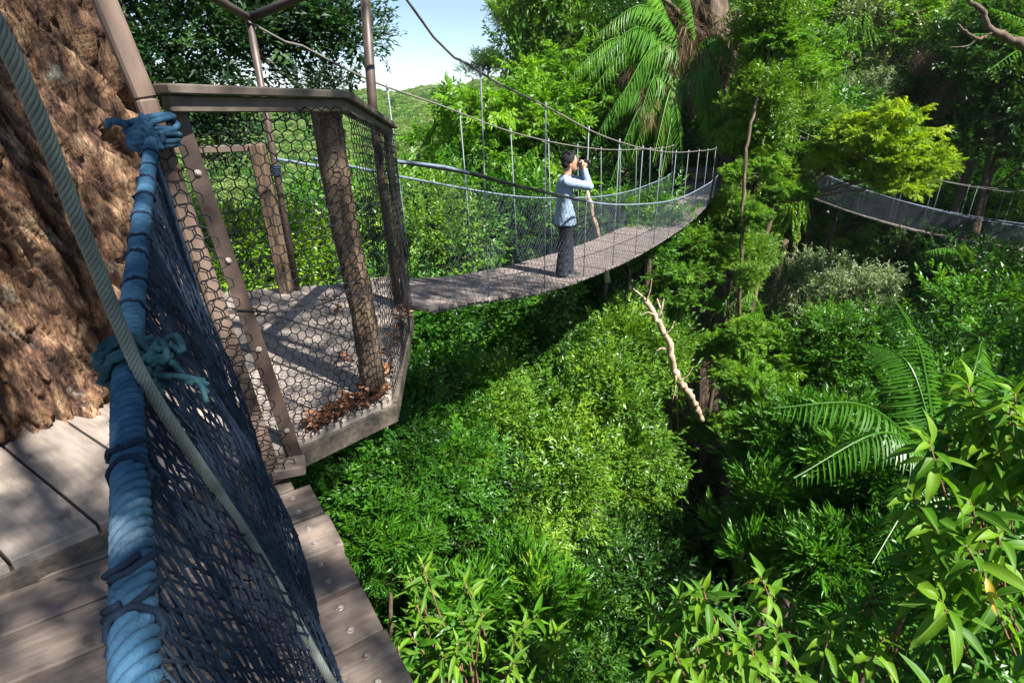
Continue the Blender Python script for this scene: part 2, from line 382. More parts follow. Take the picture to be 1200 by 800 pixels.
def spline(pts, n):
    """Catmull-Rom through pts"""
    P = np.array([tuple(p) for p in pts], float); P = np.vstack([2 * P[0] - P[1], P, 2 * P[-1] - P[-2]])
    m = len(P) - 3; t = np.linspace(0, m, n, endpoint=True); o = []
    for q in t:
        i = min(int(q), m - 1); f = q - i; a, b, c, d = P[i:i + 4]
        o.append(0.5 * ((2 * b) + (-a + c) * f + (2 * a - 5 * b + 4 * c - d) * f * f + (-a + 3 * b - 3 * c + d) * f ** 3))
    return np.array(o)
def resample(P, step):
    P = np.asarray(P, float); L = np.r_[0, np.cumsum(np.linalg.norm(np.diff(P, axis=0), axis=1))]
    n = max(2, int(L[-1] / step)); s = np.linspace(0, L[-1], n)
    return np.stack([np.interp(s, L, P[:, k]) for k in range(3)], -1), s
def rope(mb, P, R, strands=3, pitch=0.1, sides=8, fill=1.0, step=None):
    Q, s = resample(P, step or pitch / 14); T, U, W = frames(Q)
    off = R * 0.52; sr = R * 0.56 * fill
    if strands > 3: sr = R * math.sin(math.pi / strands) / (1 + math.sin(math.pi / strands)) * (1.0 if strands > 5 else .78); off = R - sr
    for k in range(strands):
        a = 2 * np.pi * (s / pitch + k / strands)
        H = Q + off * (np.cos(a)[:, None] * U + np.sin(a)[:, None] * W)
        mb.add(*tube(H, sr, sides))
    if strands > 3: mb.add(*tube(Q, off, 8))
def edges_tubes(A, B, r, sides=3):
    """straight prisms along many edges at once"""
    A = np.asarray(A, float); B = np.asarray(B, float); n = len(A)
    T = B - A; T /= np.linalg.norm(T, axis=1)[:, None] + 1e-9
    ref = np.where(np.abs(T[:, 2:3]) < 0.9, np.array([[0, 0, 1.0]]), np.array([[1.0, 0, 0]]))
    U = np.cross(T, ref); U /= np.linalg.norm(U, axis=1)[:, None] + 1e-9; W = np.cross(T, U)
    a = np.linspace(0, 2 * np.pi, sides, endpoint=False)
    off = r * (np.cos(a)[None, :, None] * U[:, None] + np.sin(a)[None, :, None] * W[:, None])
    V = np.concatenate([A[:, None] + off, B[:, None] + off], 1).reshape(-1, 3)
    j = np.arange(sides); j2 = (j + 1) % sides
    f = np.concatenate([np.stack([j, j2, sides + j2], -1), np.stack([j, sides + j2, sides + j], -1)])
    F = (np.arange(n)[:, None, None] * 2 * sides + f[None]).reshape(-1, 3)
    return V, F
def noise3(P, sc, seed=0.0):
    return np.array([mnoise.noise(Vector((p[0] * sc + seed, p[1] * sc, p[2] * sc))) for p in P])

# ------------------------------------------------------------------ leaf library
def leaf_t(L, Wd, fold=0.25, droop=0.15):
    """4-vertex leaf along +X"""
    V = np.array([(0, 0, 0), (0.42 * L, -Wd / 2, fold * Wd * .5), (0.42 * L, Wd / 2, fold * Wd * .5), (L, 0, -droop * L)])
    return V, np.array([(0, 1, 3), (0, 3, 2)])
def leaf_m(L, Wd, fold=0.3, droop=0.35, wav=0.0, nseg=5):
    """a leaf along +X with midrib, drooping tip and shaped outline"""
    xs = np.linspace(0, 1, nseg + 1); V = []; F = []
    wp = np.interp(xs, [0, .15, .4, .7, .9, 1], [0.03, .62, 1.0, .72, .26, 0.0])
    for i, x in enumerate(xs):
        z = -droop * L * x * x; hw = wp[i] * Wd / 2
        V += [(x * L, -hw, z + hw * fold * 2 * (1 + wav * math.sin(9 * x))), (x * L, 0, z), (x * L, hw, z + hw * fold * 2 * (1 - wav * math.sin(9 * x)))]
    for i in range(nseg):
        a = i * 3
        F += [(a, a + 3, a + 4), (a, a + 4, a + 1), (a + 1, a + 4, a + 5), (a + 1, a + 5, a + 2)]
    return np.array(V), np.array(F)
def euler_mats(rx, ry, rz):
    cx, sx, cy, sy, cz, sz = np.cos(rx), np.sin(rx), np.cos(ry), np.sin(ry), np.cos(rz), np.sin(rz)
    R = np.zeros((len(rx), 3, 3))
    R[:, 0, 0] = cz * cy; R[:, 0, 1] = cz * sy * sx - sz * cx; R[:, 0, 2] = cz * sy * cx + sz * sx
    R[:, 1, 0] = sz * cy; R[:, 1, 1] = sz * sy * sx + cz * cx; R[:, 1, 2] = sz * sy * cx - cz * sx
    R[:, 2, 0] = -sy; R[:, 2, 1] = cy * sx; R[:, 2, 2] = cy * cx
    return R
def place(tpl, R, T, S, tone, tjit=0.0):
    """copies of a template (V, F, tone) under rotations R, places T, sizes S"""
    V, F = tpl[0], tpl[1]; n = len(T)
    W = np.einsum('nij,vj->nvi', R, V) * np.asarray(S)[:, None, None] + T[:, None, :]
    Fn = (F[None] + (np.arange(n) * len(V))[:, None, None]).reshape(-1, 3)
    t = np.repeat(np.asarray(tone)[:, None], len(V), 1)
    if len(tpl) > 2: t = t + tpl[2][None]
    return W.reshape(-1, 3), Fn, t.ravel()
def joinm(parts):
    V = []; F = []; T = []; n = 0
    for v, f, t in parts: V.append(v); F.append(f + n); T.append(t); n += len(v)
    return np.concatenate(V), np.concatenate(F), np.concatenate(T)
def make_spray(kind, g):
    """a twig along +X with its leaves"""
    if kind == 'ovate':
        n = 15; L = 0.52; x = np.linspace(0.08, 1, n) * L; side = np.where(np.arange(n) % 2, 1, -1)
        rz = side * g.uniform(0.6, 1.2, n) * (1 - 0.5 * x / L); ry = g.uniform(-0.35, 0.45, n); rx = g.uniform(-.7, .7, n)
        T = np.stack([x, g.normal(0, .02, n), g.normal(0, .03, n)], -1)
        return place(leaf_t(0.105, 0.052), euler_mats(rx, ry, rz), T, g.uniform(.75, 1.25, n), g.normal(0, .10, n))
    if kind == 'pinnate':
        parts = []
        for k in range(5):
            a = g.uniform(-1.2, 1.2); n = 9; L = g.uniform(.26, .42); s = np.linspace(.12, 1, n)
            side = np.where(np.arange(n) % 2, 1, -1)
            T = np.stack([s * L, side * 0.0, -0.16 * L * s ** 2], -1)
            V, F, t = place(leaf_t(0.15, 0.060, .25, .25), euler_mats(g.uniform(-.6, .6, n), g.uniform(-.2, .6, n), side * 1.0 * (1 - .6 * s)), T, 1.1 - .5 * np.abs(s - .4), g.normal(0, .05, n))
            R = euler_mats(np.array([g.uniform(-.3, .3)]), np.array([g.uniform(-.15, .35)]), np.array([a]))[0]
            parts.append((V @ R.T + np.array([g.uniform(0, .3), 0, 0]), F, t + g.normal(0, .06)))
        return joinm(parts)
    if kind == 'lance':
        n = 11; L = 0.34; x = np.linspace(0.1, 1, n) * L; ang = np.arange(n) * 2.4 + g.uniform(0, 6)
        R1 = euler_mats(np.zeros(n), np.full(n, -1.0) + g.uniform(-.3, .3, n) + .5 * x / L, np.zeros(n))
        R2 = euler_mats(ang, np.zeros(n), np.zeros(n))
        R = np.einsum('nij,njk->nik', R2, R1)
        T = np.stack([x, np.zeros(n), np.zeros(n)], -1)
        return place(leaf_m(0.19, 0.046, .25, .35, nseg=3), R, T, g.uniform(.7, 1.2, n), g.normal(0, .09, n))
    if kind == 'string':
        n = 34; x = np.linspace(.02, 1.15, n); side = np.arange(n) * 2.4
        R1 = euler_mats(np.zeros(n), np.full(n, -.6), np.zeros(n)); R2 = euler_mats(side, np.zeros(n), np.zeros(n))
        T = np.stack([x, .03 * np.sin(x * 7), .03 * np.cos(x * 6)], -1)
        return place(leaf_t(0.10, 0.055, .2, .2), np.einsum('nij,njk->nik', R2, R1), T, g.uniform(.7, 1.3, n), g.normal(0, .1, n))
    if kind == 'dry':
        n = 16; T = np.stack([g.uniform(0, .25, n), g.normal(0, .05, n), g.normal(0, .05, n)], -1)
        return place(leaf_m(0.55, 0.022, .2, .1, nseg=3), euler_mats(g.uniform(-1, 1, n), g.uniform(.7, 1.5, n), g.uniform(-1, 1, n)), T, g.uniform(.5, 1.2, n), g.normal(0, .15, n))
def outward(D, g, lift=0.25, jit=0.45):
    """rotations whose +X follows D with some up tilt, +Z roughly up"""
    D = D + np.array([0, 0, lift]) + g.normal(0, jit, D.shape); D /= np.linalg.norm(D, axis=1)[:, None] + 1e-9
    up = np.array([0, 0, 1.0]) + g.normal(0, .3, D.shape)
    Y = np.cross(up, D); Y /= np.linalg.norm(Y, axis=1)[:, None] + 1e-9
    Z = np.cross(D, Y)
    return np.stack([D, Y, Z], -1)
def foliage(kind, centers, radii, per, g, flat=0.65, lift=.25, jit=.45, shell=0.5, size=1.0, under=0.45, vr=4):
    """sprays on the shells of many clumps -> V, F, tone"""
    tpls = [make_spray(kind, g) for _ in range(vr)]
    cs = np.repeat(np.arange(len(centers)), per); n = len(cs)
    d = g.normal(0, 1, (n, 3)); d /= np.linalg.norm(d, axis=1)[:, None]
    d[:, 2] = np.where((d[:, 2] < 0) & (g.random(n) > under), -d[:, 2], d[:, 2])
    rr = radii[cs] * (shell + (1 - shell) * g.random(n) ** 0.7)
    P = centers[cs] + d * rr[:, None] * np.array([1, 1, flat])
    R = outward(d * np.array([1, 1, .6]), g, lift, jit)
    ctone = g.normal(.42, .13, len(centers))
    tone = ctone[cs] + g.normal(0, .05, n)
    out = []
    which = g.integers(0, vr, n)
    for k in range(vr):
        m = which == k
        out.append(place(tpls[k], R[m], P[m], g.uniform(.75, 1.25, m.sum()) * size, tone[m]))
    return joinm(out)

def tree_skeleton(g, H, crown_r, crown_h, nl=6, sub=5, trunk_r=0.16, flat=1.0, lean=.1):
    """limbs from a trunk; returns tubes and clump centres. The crown's middle is at the origin, trunk goes down H"""
    tubes = []; cent = []; rad = []
    top = np.array([g.normal(0, lean), g.normal(0, lean), crown_h * .35])
    base = np.array([g.normal(0, .3), g.normal(0, .3), -H])
    P = spline([base, base * .55 + np.array([g.normal(0, .2), g.normal(0, .2), 0]), np.array([0, 0, -crown_h * .4]), top], 14)
    tubes.append(tube(P, np.linspace(trunk_r, trunk_r * .35, 14) * (1 + .5 * np.exp(-np.linspace(0, 9, 14))), 8))
    for k in range(nl):
        a = k * 2.4 + g.uniform(-.4, .4); f = (k + .5) / nl
        s = P[int(7 + f * 6)]
        e = np.array([math.cos(a), math.sin(a), 0]) * crown_r * g.uniform(.55, .85) * (1.15 - .5 * f) + np.array([0, 0, crown_h * (-.25 + .75 * f) + g.normal(0, .1)])
        m = (s + e) / 2 + np.array([0, 0, .12 * crown_r * g.uniform(-.5, 1)])
        Q = spline([s, m, e], 8)
        tubes.append(tube(Q, np.linspace(trunk_r * .42, trunk_r * .13, 8), 6))
        for j in range(sub):
            q = Q[int(g.integers(3, 8))]
            dd = g.normal(0, 1, 3); dd[2] = abs(dd[2]) * .6 * flat; dd /= np.linalg.norm(dd)
            e2 = q + dd * crown_r * g.uniform(.25, .5)
            Q2 = spline([q, (q + e2) / 2 + g.normal(0, .06, 3), e2], 5)
            tubes.append(tube(Q2, np.linspace(trunk_r * .14, trunk_r * .05, 5), 4))
            cent.append(e2); rad.append(crown_r * g.uniform(.16, .30))
        cent.append(e); rad.append(crown_r * g.uniform(.22, .32))
    cent.append(top); rad.append(crown_r * .3)
    return tubes, np.array(cent), np.array(rad)
class Kind: pass
KINDS = {}
def make_kind(name, mat, sp, H, cr, ch, nl, sub, per, seed, tr=.12, radk=1.0, flat=.6, variants=2, size=1.0, **kw):
    ks = []
    for v in range(variants):
        g = np.random.default_rng(seed * 17 + v)
        tb, c_, r_ = tree_skeleton(g, H, cr, ch, nl, sub, tr)
        V, F, t = foliage(sp, c_, r_ * radk, per, g, flat=flat, size=size, **kw)
        crown = npmesh(name + ' crown', V, F, mat, t)
        mb = MB()
        for q in tb: mb.add(*q)
        trunk = mb.mesh(name + ' trunk', M_trunk)
        ks.append((trunk, crown))
    KINDS[name] = ks
make_kind('broad', M_small, 'ovate', 7.0, 2.3, 2.2, 8, 6, 20, 1, variants=3, size=1.35)
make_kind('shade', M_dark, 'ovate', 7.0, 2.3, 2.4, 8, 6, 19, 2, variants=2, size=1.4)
make_kind('tiers', M_bright, 'pinnate', 7.0, 1.9, 2.0, 9, 6, 7, 3, tr=.11, radk=.78, flat=.5, variants=3, lift=.05, jit=.5)
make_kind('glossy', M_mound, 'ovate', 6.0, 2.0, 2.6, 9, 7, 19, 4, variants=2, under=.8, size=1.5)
make_kind('lancy', M_lance, 'lance', 5.0, 1.25, 1.3, 7, 5, 20, 5, tr=.07, variants=2, lift=.5, jit=.5)
make_kind('silver', M_silver, 'ovate', 7.0, 1.7, 3.0, 8, 6, 16, 6, variants=1)

def add_tree(kind, pos, s, label, cat='tree', base=None, rz=None, v=None, group=None, name=None, stretch=1.0, mat=None):
    ks = KINDS[kind]; v = rnd.randrange(len(ks)) if v is None else v % len(ks)
    tr, cr = ks[v]
    rz = rnd.uniform(0, 6.28) if rz is None else rz
    b = Vector(pos)
    if base is not None:
        bx, by = base; g0 = gz(bx, by)
        e = empty(name or 'forest_tree', (bx, by, g0), label, cat, group)
        q = b - e.location
        P = spline([(0, 0, -.3), (q.x * .12, q.y * .12, q.z * .55), (q.x * .5, q.y * .5, q.z * .90), tuple(q + Vector((0, 0, -.3 * s)))], 20)
        mb = MB(); mb.add(*tube(P, np.linspace(.10, .04, 20), 8)); link('trunk', mb.mesh('trunk', M_trunk), e)
        link('crown', cr, e, tuple(q), (0, 0, rz), (s, s, s * stretch)); return e
    g0 = gz(b.x, b.y)
    e = empty(name or ('bush' if cat == 'bush' else 'forest_tree'), (b.x, b.y, g0), label, cat, group)
    up = b.z - g0
    t = link('trunk', tr, e, (0, 0, up), (0, 0, rz), s)
    co = np.zeros(1)
    H = {'open': 7, 'broad': 7, 'shade': 7, 'tiers': 7, 'glossy': 6, 'lancy': 5, 'silver': 7}[kind]
    t.scale = (s, s, s * stretch if up < H * s * stretch * 1.3 else s * stretch)
    if up > H * s * stretch * .9 and not (cat == 'bush'):      # a tall lower stem reaches the ground
        P = spline([(0, 0, -0.3), (rnd.uniform(-.2, .2), rnd.uniform(-.2, .2), up * .5 - H * s * .4), (0, 0, up - H * s * .5)], 10)
        mb = MB(); mb.add(*tube(P, np.linspace(.22, .12, 10) * s, 8))
        link('lower_stem', mb.mesh('lower stem', M_trunk), e)
    c_ = link('crown', cr, e, (0, 0, up), (0, 0, rz), (s, s, s * stretch))
    return e

# ------------------------------------------------------------------ ground sheet
def build_ground():
    xs = np.concatenate([np.linspace(-700, -60, 22), np.linspace(-56, -16, 14), np.linspace(-15, 32, 95), np.linspace(34, 80, 14), np.linspace(90, 600, 14)])
    ys = np.concatenate([np.linspace(-60, -12, 8), np.linspace(-10, 48, 118), np.linspace(50, 200, 40), np.linspace(206, 460, 40), np.linspace(480, 1600, 14)])
    X, Y = np.meshgrid(xs, ys); Z = ground(X, Y)
    V = np.stack([X, Y, Z], -1).reshape(-1, 3); nx = len(xs)
    i = np.arange(len(ys) - 1)[:, None] * nx; j = np.arange(nx - 1)[None]
    F = np.stack([i + j, i + j + 1, i + nx + j + 1, i + nx + j], -1).reshape(-1, 4)
    o = link('ground', npmesh('ground', V, F, M_soil, smooth=True))
    tag(o, 'dark forest soil falling into the ravine and rising to the far hill', None, None, 'structure')
build_ground()

# ------------------------------------------------------------------ ground cover and far wood (nobody could count them)
def gn_scatter(name, label, pts, scl, idx, sources):
    col = bpy.data.collections.new(name + ' clumps')
    for k, me in enumerate(sources):
        o = bpy.data.objects.new('%s_clump_%02d' % (name, k), me); col.objects.link(o)
    me = bpy.data.meshes.new(name); me.vertices.add(len(pts)); me.vertices.foreach_set('co', np.ascontiguousarray(pts, np.float32).ravel())
    a = me.attributes.new('scl', 'FLOAT', 'POINT'); a.data.foreach_set('value', np.ascontiguousarray(scl, np.float32))
    a = me.attributes.new('idx', 'INT', 'POINT'); a.data.foreach_set('value', np.ascontiguousarray(idx, np.int32))
    rot = np.stack([RG.normal(0, .12, len(pts)), RG.normal(0, .12, len(pts)), RG.uniform(0, 6.28, len(pts))], -1)
    a = me.attributes.new('rot', 'FLOAT_VECTOR', 'POINT'); a.data.foreach_set('vector', np.ascontiguousarray(rot, np.float32).ravel())
    o = link(name, me); tag(o, label, None, None, 'stuff')
    ng = bpy.data.node_groups.new(name, 'GeometryNodeTree')
    ng.interface.new_socket('Geometry', in_out='INPUT', socket_type='NodeSocketGeometry')
    ng.interface.new_socket('Geometry', in_out='OUTPUT', socket_type='NodeSocketGeometry')
    gi = ng.nodes.new('NodeGroupInput'); go = ng.nodes.new('NodeGroupOutput')
    ci = ng.nodes.new('GeometryNodeCollectionInfo'); ci.inputs['Collection'].default_value = col
    ci.inputs['Separate Children'].default_value = True; ci.inputs['Reset Children'].default_value = True
    ip = ng.nodes.new('GeometryNodeInstanceOnPoints'); ip.inputs['Pick Instance'].default_value = True
    def attr(nm, ty):
        q = ng.nodes.new('GeometryNodeInputNamedAttribute'); q.data_type = ty; q.inputs['Name'].default_value = nm; return q.outputs['Attribute']
    ng.links.new(gi.outputs[0], ip.inputs['Points']); ng.links.new(ci.outputs[0], ip.inputs['Instance'])
    ng.links.new(attr('idx', 'INT'), ip.inputs['Instance Index'])
    e2r = ng.nodes.new('FunctionNodeEulerToRotation'); ng.links.new(attr('rot', 'FLOAT_VECTOR'), e2r.inputs[0])
    ng.links.new(e2r.outputs[0], ip.inputs['Rotation']); ng.links.new(attr('scl', 'FLOAT'), ip.inputs['Scale'])
    ng.links.new(ip.outputs[0], go.inputs[0])
    md = o.modifiers.new('scatter', 'NODES'); md.node_group = ng
    return o
def bush_mesh(kind, mat, seed, n, r, per, size=1.0, **kw):
    g = np.random.default_rng(seed)
    c_ = g.normal(0, 1, (n, 3)) * np.array([.42, .42, .22]) * r + np.array([0, 0, .25 * r]); rr = r * g.uniform(.28, .5, n)
    V, F, t = foliage(kind, c_, rr, per, g, size=size, **kw)
    return npmesh('bush clump', V, F, mat, t)
b_src = [bush_mesh('ovate', M_small, 31, 7, 1.0, 24), bush_mesh('ovate', M_dark, 32, 7, 1.0, 24), bush_mesh('pinnate', M_bright, 33, 7, 1.0, 9, lift=0, flat=.4),
         bush_mesh('lance', M_lance, 34, 5, .9, 14, lift=.5), bush_mesh('ovate', M_bright, 35, 7, 1.0, 24)]
def scatter_pts():
    n = 9000
    x = RG.uniform(-14, 34, n); y = RG.uniform(.5, 46, n)
    xr = 5.9 + 0.05 * y
    bed = np.abs(x - xr) < 1.7
    keep = ~(bed & (y < 19) & (y > 3)) | (RG.random(n) < .05)
    keep &= ~((np.hypot(x + 3.1, y - 2.9) < 2.0))
    keep &= (np.abs(x) < 2.5 + 1.25 * (y + 4))
    x, y = x[keep], y[keep]; z = ground(x, y)
    patch = np.sin(x * .55 + 2) * np.cos(y * .45 + x * .2) + RG.normal(0, .55, len(x))
    idx = np.digitize(patch, [-.55, 0.1, .55, 1.0]); idx = np.array([1, 0, 0, 3, 2])[idx]
    s = RG.uniform(.45, 1.15, len(x)) * (1 + .02 * y)
    return np.stack([x, y, z + .05], -1), s, idx
p_, s_, i_ = scatter_pts()
gn_scatter('undergrowth', 'dense leafy undergrowth covering the ravine slopes below the bridges', p_, s_, i_, b_src)
def far_clump(seed, mat):
    g = np.random.default_rng(seed); n = 5200
    d = g.normal(0, 1, (n, 3)); d /= np.linalg.norm(d, axis=1)[:, None]; d[:, 2] = np.abs(d[:, 2]) * 1.1 - .25
    nb = 1 + .22 * np.sin(d[:, 0] * 5 + seed) * np.cos(d[:, 1] * 6) + g.normal(0, .07, n)
    R = outward(d, g, .3, .6)
    V, F, t = place(leaf_t(.18, .13, .2, .2), R, d * nb[:, None], g.uniform(.6, 1.2, n), g.normal(.45, .15, n))
    return npmesh('far crown', V, F, mat, t)
f_src = [far_clump(3, M_hill), far_clump(4, M_small), far_clump(5, M_hill), far_clump(6, M_bright)]
def far_pts():
    n = 15000
    y = 44 + 400 * RG.random(n) ** 1.15; x = RG.uniform(-1.0, .22, n) * (y * .98 + 8)
    lw = x - .12 * (y - 18) < 3
    x, y = x[lw], y[lw]
    return np.stack([x, y, ground(x, y) + .6], -1), RG.uniform(1.1, 2.3, len(x)) * (1 + y * .0022), RG.choice([0, 0, 1, 2, 3], len(x))
p_, s_, i_ = far_pts()
gn_scatter('distant_forest', 'sunlit unbroken forest on the far hillside under the sky', p_, s_, i_, f_src)

# ------------------------------------------------------------------ rope bridges
def bridge(name, label, ctr, zdeck, zrope, zcable, t0, t1, W, tr, tc, hang, group, hang_off=0.0, cell=0.05, wire=0.0022, ends=None, plank_w=0.142):
    """ctr(t) -> x, y on the middle line; z functions of t"""
    def fr(t):
        a = np.array(ctr(t - .05)); b = np.array(ctr(t + .05)); d = (b - a) / np.linalg.norm(b - a)
        return np.array(ctr(t)), d, np.array([d[1], -d[0]])       # right-hand side
    o0 = fr(t0)[0]; root = empty(name, (o0[0], o0[1], zdeck(t0)), label, 'bridge', group)
    R0 = Vector((o0[0], o0[1], zdeck(t0)))
    V, F = box((W, plank_w - 0.014, 0.032), 0.004)
    meshes = []
    for k in range(4):
        VV = V.copy(); VV[:, 0] += np.sign(V[:, 0]) * rnd.uniform(-.012, .012); VV[:, 2] += rnd.uniform(-.003, .003)
        meshes.append(npmesh('board', VV, MB().add(VV, F).f[0], M_deck))
    t = t0
    while t < t1:
        c_, d, r_ = fr(t); sl = (zdeck(t + .05) - zdeck(t - .05)) / .1
        o = link('plank', meshes[rnd.randrange(4)], root)
        o.location = Vector((c_[0], c_[1], zdeck(t))) - R0
        o.rotation_euler = (math.atan(sl), rnd.uniform(-.012, .012), math.atan2(d[1], d[0]) - math.pi / 2 + rnd.uniform(-.008, .008))
        t += plank_w
    T = np.linspace(t0, t1, int((t1 - t0) / .25) + 2)
    for sd in (1, -1):
        ed = lambda q, h, off=0.0: np.array([*(fr(q)[0] + fr(q)[2] * sd * (W / 2 + off)), h])
        # wire along the deck edge
        mb = MB(); mb.add(*tube([ed(q, zdeck(q) - .03, -.03) for q in T], .012, 6)); mb.obj('edge_cable', M_scable, root)
        # handrail rope
        pre, post = (ends or {}).get(sd, ([], []))
        P = list(pre) + [ed(q, zrope(q), .06) for q in np.linspace(tr[0], tr[1], 40)] + list(post)
        mb = MB(); mb.add(*tube(spline(P, len(P) * 2), .012, 7)); mb.obj('handrail_rope', M_brope, root)
        # suspension cable
        prc, poc = (ends or {}).get(('c', sd), ([], []))
        co = -.04 if sd == 1 else .12
        P = list(prc) + [ed(q, zcable(q), co) for q in np.linspace(tc[0], tc[1], 40)] + list(poc)
        mb = MB(); mb.add(*tube(spline(P, len(P) * 2), .009, 6)); mb.obj('suspension_cable', M_scable, root)
        # hangers
        q = t0 + hang_off + (0 if sd == 1 else hang * .3)
        while q < min(tc[1], t1):
            a = ed(q, zcable(q) + .02, co); b = ed(q, zdeck(q) - .03, 0.0)
            mb = MB(); mb.add(*tube([a, a * .5 + b * .5, b], .0062, 6))
            mb.add(*tube([a + np.array([0, 0, .02]), a - np.array([0, 0, .05])], .012, 6)); mb.add(*tube([b + np.array([0, 0, .05]), b], .011, 6))
            mb.obj('hanger', M_hanger, root); q += hang
        # diamond netting between deck edge and handrail
        nu = int((tr[1] - tr[0]) / cell); nv = int(1.0 / cell)
        us = np.linspace(tr[0], tr[1], nu + 1)
        B = np.array([ed(q, zdeck(q) - .0, .0) for q in us]); Tp = np.array([ed(q, zrope(q) - .005, .06) for q in us])
        A1 = []; B1 = []
        v = np.linspace(0, 1, nv + 1)
        G = B[:, None] * (1 - v)[None, :, None] + Tp[:, None] * v[None, :, None]
        G = G + (np.sin(v * np.pi)[None, :, None] * .04 * np.sin(us * 2.1)[:, None, None]) * np.array([.8, -.4, 0])
        G += RG.normal(0, .003, G.shape)
        i, j = np.meshgrid(np.arange(nu), np.arange(nv), indexing='ij'); ev = ((i + j) % 2 == 0)
        a1 = np.concatenate([G[:-1, :-1][ev], G[1:, :-1][~ev]]); b1 = np.concatenate([G[1:, 1:][ev], G[:-1, 1:][~ev]])
        mb = MB(); mb.add(*edges_tubes(a1, b1, wire)); mb.obj('netting', M_net, root, smooth=False)
    return root

dirm = np.array([.468, .884]); dirm /= np.linalg.norm(dirm)
def main_ctr(t): return np.array([-1.08, 4.52]) + dirm * t
def curve(pts):
    pts = np.array(pts, float); xs = pts[:, 0]; ys = pts[:, 1]
    m = np.gradient(ys, xs)
    def f(t):
        if t <= xs[0]: return ys[0] + m[0] * (t - xs[0])
        if t >= xs[-1]: return ys[-1] + m[-1] * (t - xs[-1])
        k = int(np.searchsorted(xs, t) - 1); h = xs[k + 1] - xs[k]; s = (t - xs[k]) / h
        return ((2 * s ** 3 - 3 * s * s + 1) * ys[k] + (s ** 3 - 2 * s * s + s) * h * m[k] + (-2 * s ** 3 + 3 * s * s) * ys[k + 1] + (s ** 3 - s * s) * h * m[k + 1])
    return f
z_deck = curve([(-.3, -.02), (.5, -.18), (1.2, -.35), (2, -.53), (2.8, -.67), (3.8, -.81), (5.6, -1.02), (8.1, -1.21), (11, -1.33), (13.3, -1.27), (15, -1.03), (16.3, -.72)])
z_rope = curve([(-.1, 1.06), (1.0, .79), (2, .56), (2.8, .38), (3.8, .18), (5.6, -.10), (8.1, -.40), (11, -.56), (14, -.52), (16.3, -.05)])
z_cab = curve([(-.6, 2.12), (.7, 1.69), (2, 1.42), (3.5, 1.10), (4.8, .89), (7.3, .59), (10.5, .36), (14, .22), (17, .40)])
RW = .45
pipe_back = aty(345, 330, 4.42)
bridge('rope_bridge', 'long sagging plank walkway with wire netting sides that the man stands on', main_ctr, z_deck, z_rope, z_cab, -.15, 16.3, 1.2,
       (0.0, 16.0), (.1, 17.0), 1.27, 'rope suspension bridges', hang_off=.86,
       ends={1: ([(-.83, 3.98, 1.10)], []), -1: ([tuple(aty(322, 186, 4.4)), (-1.45, 4.62, .98)], []),
             ('c', 1): ([(-2.2, 2.6, 4.6), (-.95, 3.4, 2.55)], []), ('c', -1): ([(-2.5, 3.2, 2.75), tuple(aty(293, 27, 4.35))], [])})
LB = bpy.data.objects['rope_bridge']
for sd, P in ((1, [(-.83, 3.98, 1.105)]),):
    r_ = np.array([dirm[1], -dirm[0]]) * sd * .66
    P = P + [(*(main_ctr(q) + r_), z_rope(q) + .002) for q in (.3, .9, 1.5, 2.1, 2.7, 3.0)]
    mb = MB(); mb.add(*tube(spline(P, 30), .0165, 7)); mb.obj('handrail_cable', M_black, LB)
far_pts_ = np.array([(7.6, 19.3), (10.3, 20.5), (15, 20.5), (19.3, 20.2), (25, 19.6)])
def far_ctr(t):
    L = np.r_[0, np.cumsum(np.linalg.norm(np.diff(FS, axis=0), axis=1))]
    return np.array([np.interp(t, L, FS[:, 0]), np.interp(t, L, FS[:, 1])])
FS = spline([(p[0], p[1], 0) for p in far_pts_], 60)[:, :2]
z_fd = curve([(0, -.75), (1.5, -1.18), (3, -1.62), (5, -2.27), (7.5, -2.95), (10, -3.45), (12, -3.72), (14.5, -3.85), (18, -3.7)])
bridge('rope_bridge', 'second plank walkway with netted sides crossing behind the yellow green tree at right', far_ctr, z_fd, lambda t: z_fd(t) + .88, lambda t: z_fd(t) + 1.85 + .03 * (t - 6) ** 2 * .2, .2, 17.5, .9,
       (.3, 17.5), (.2, 17.5), 1.3, 'rope suspension bridges', cell=.055, wire=.0034)

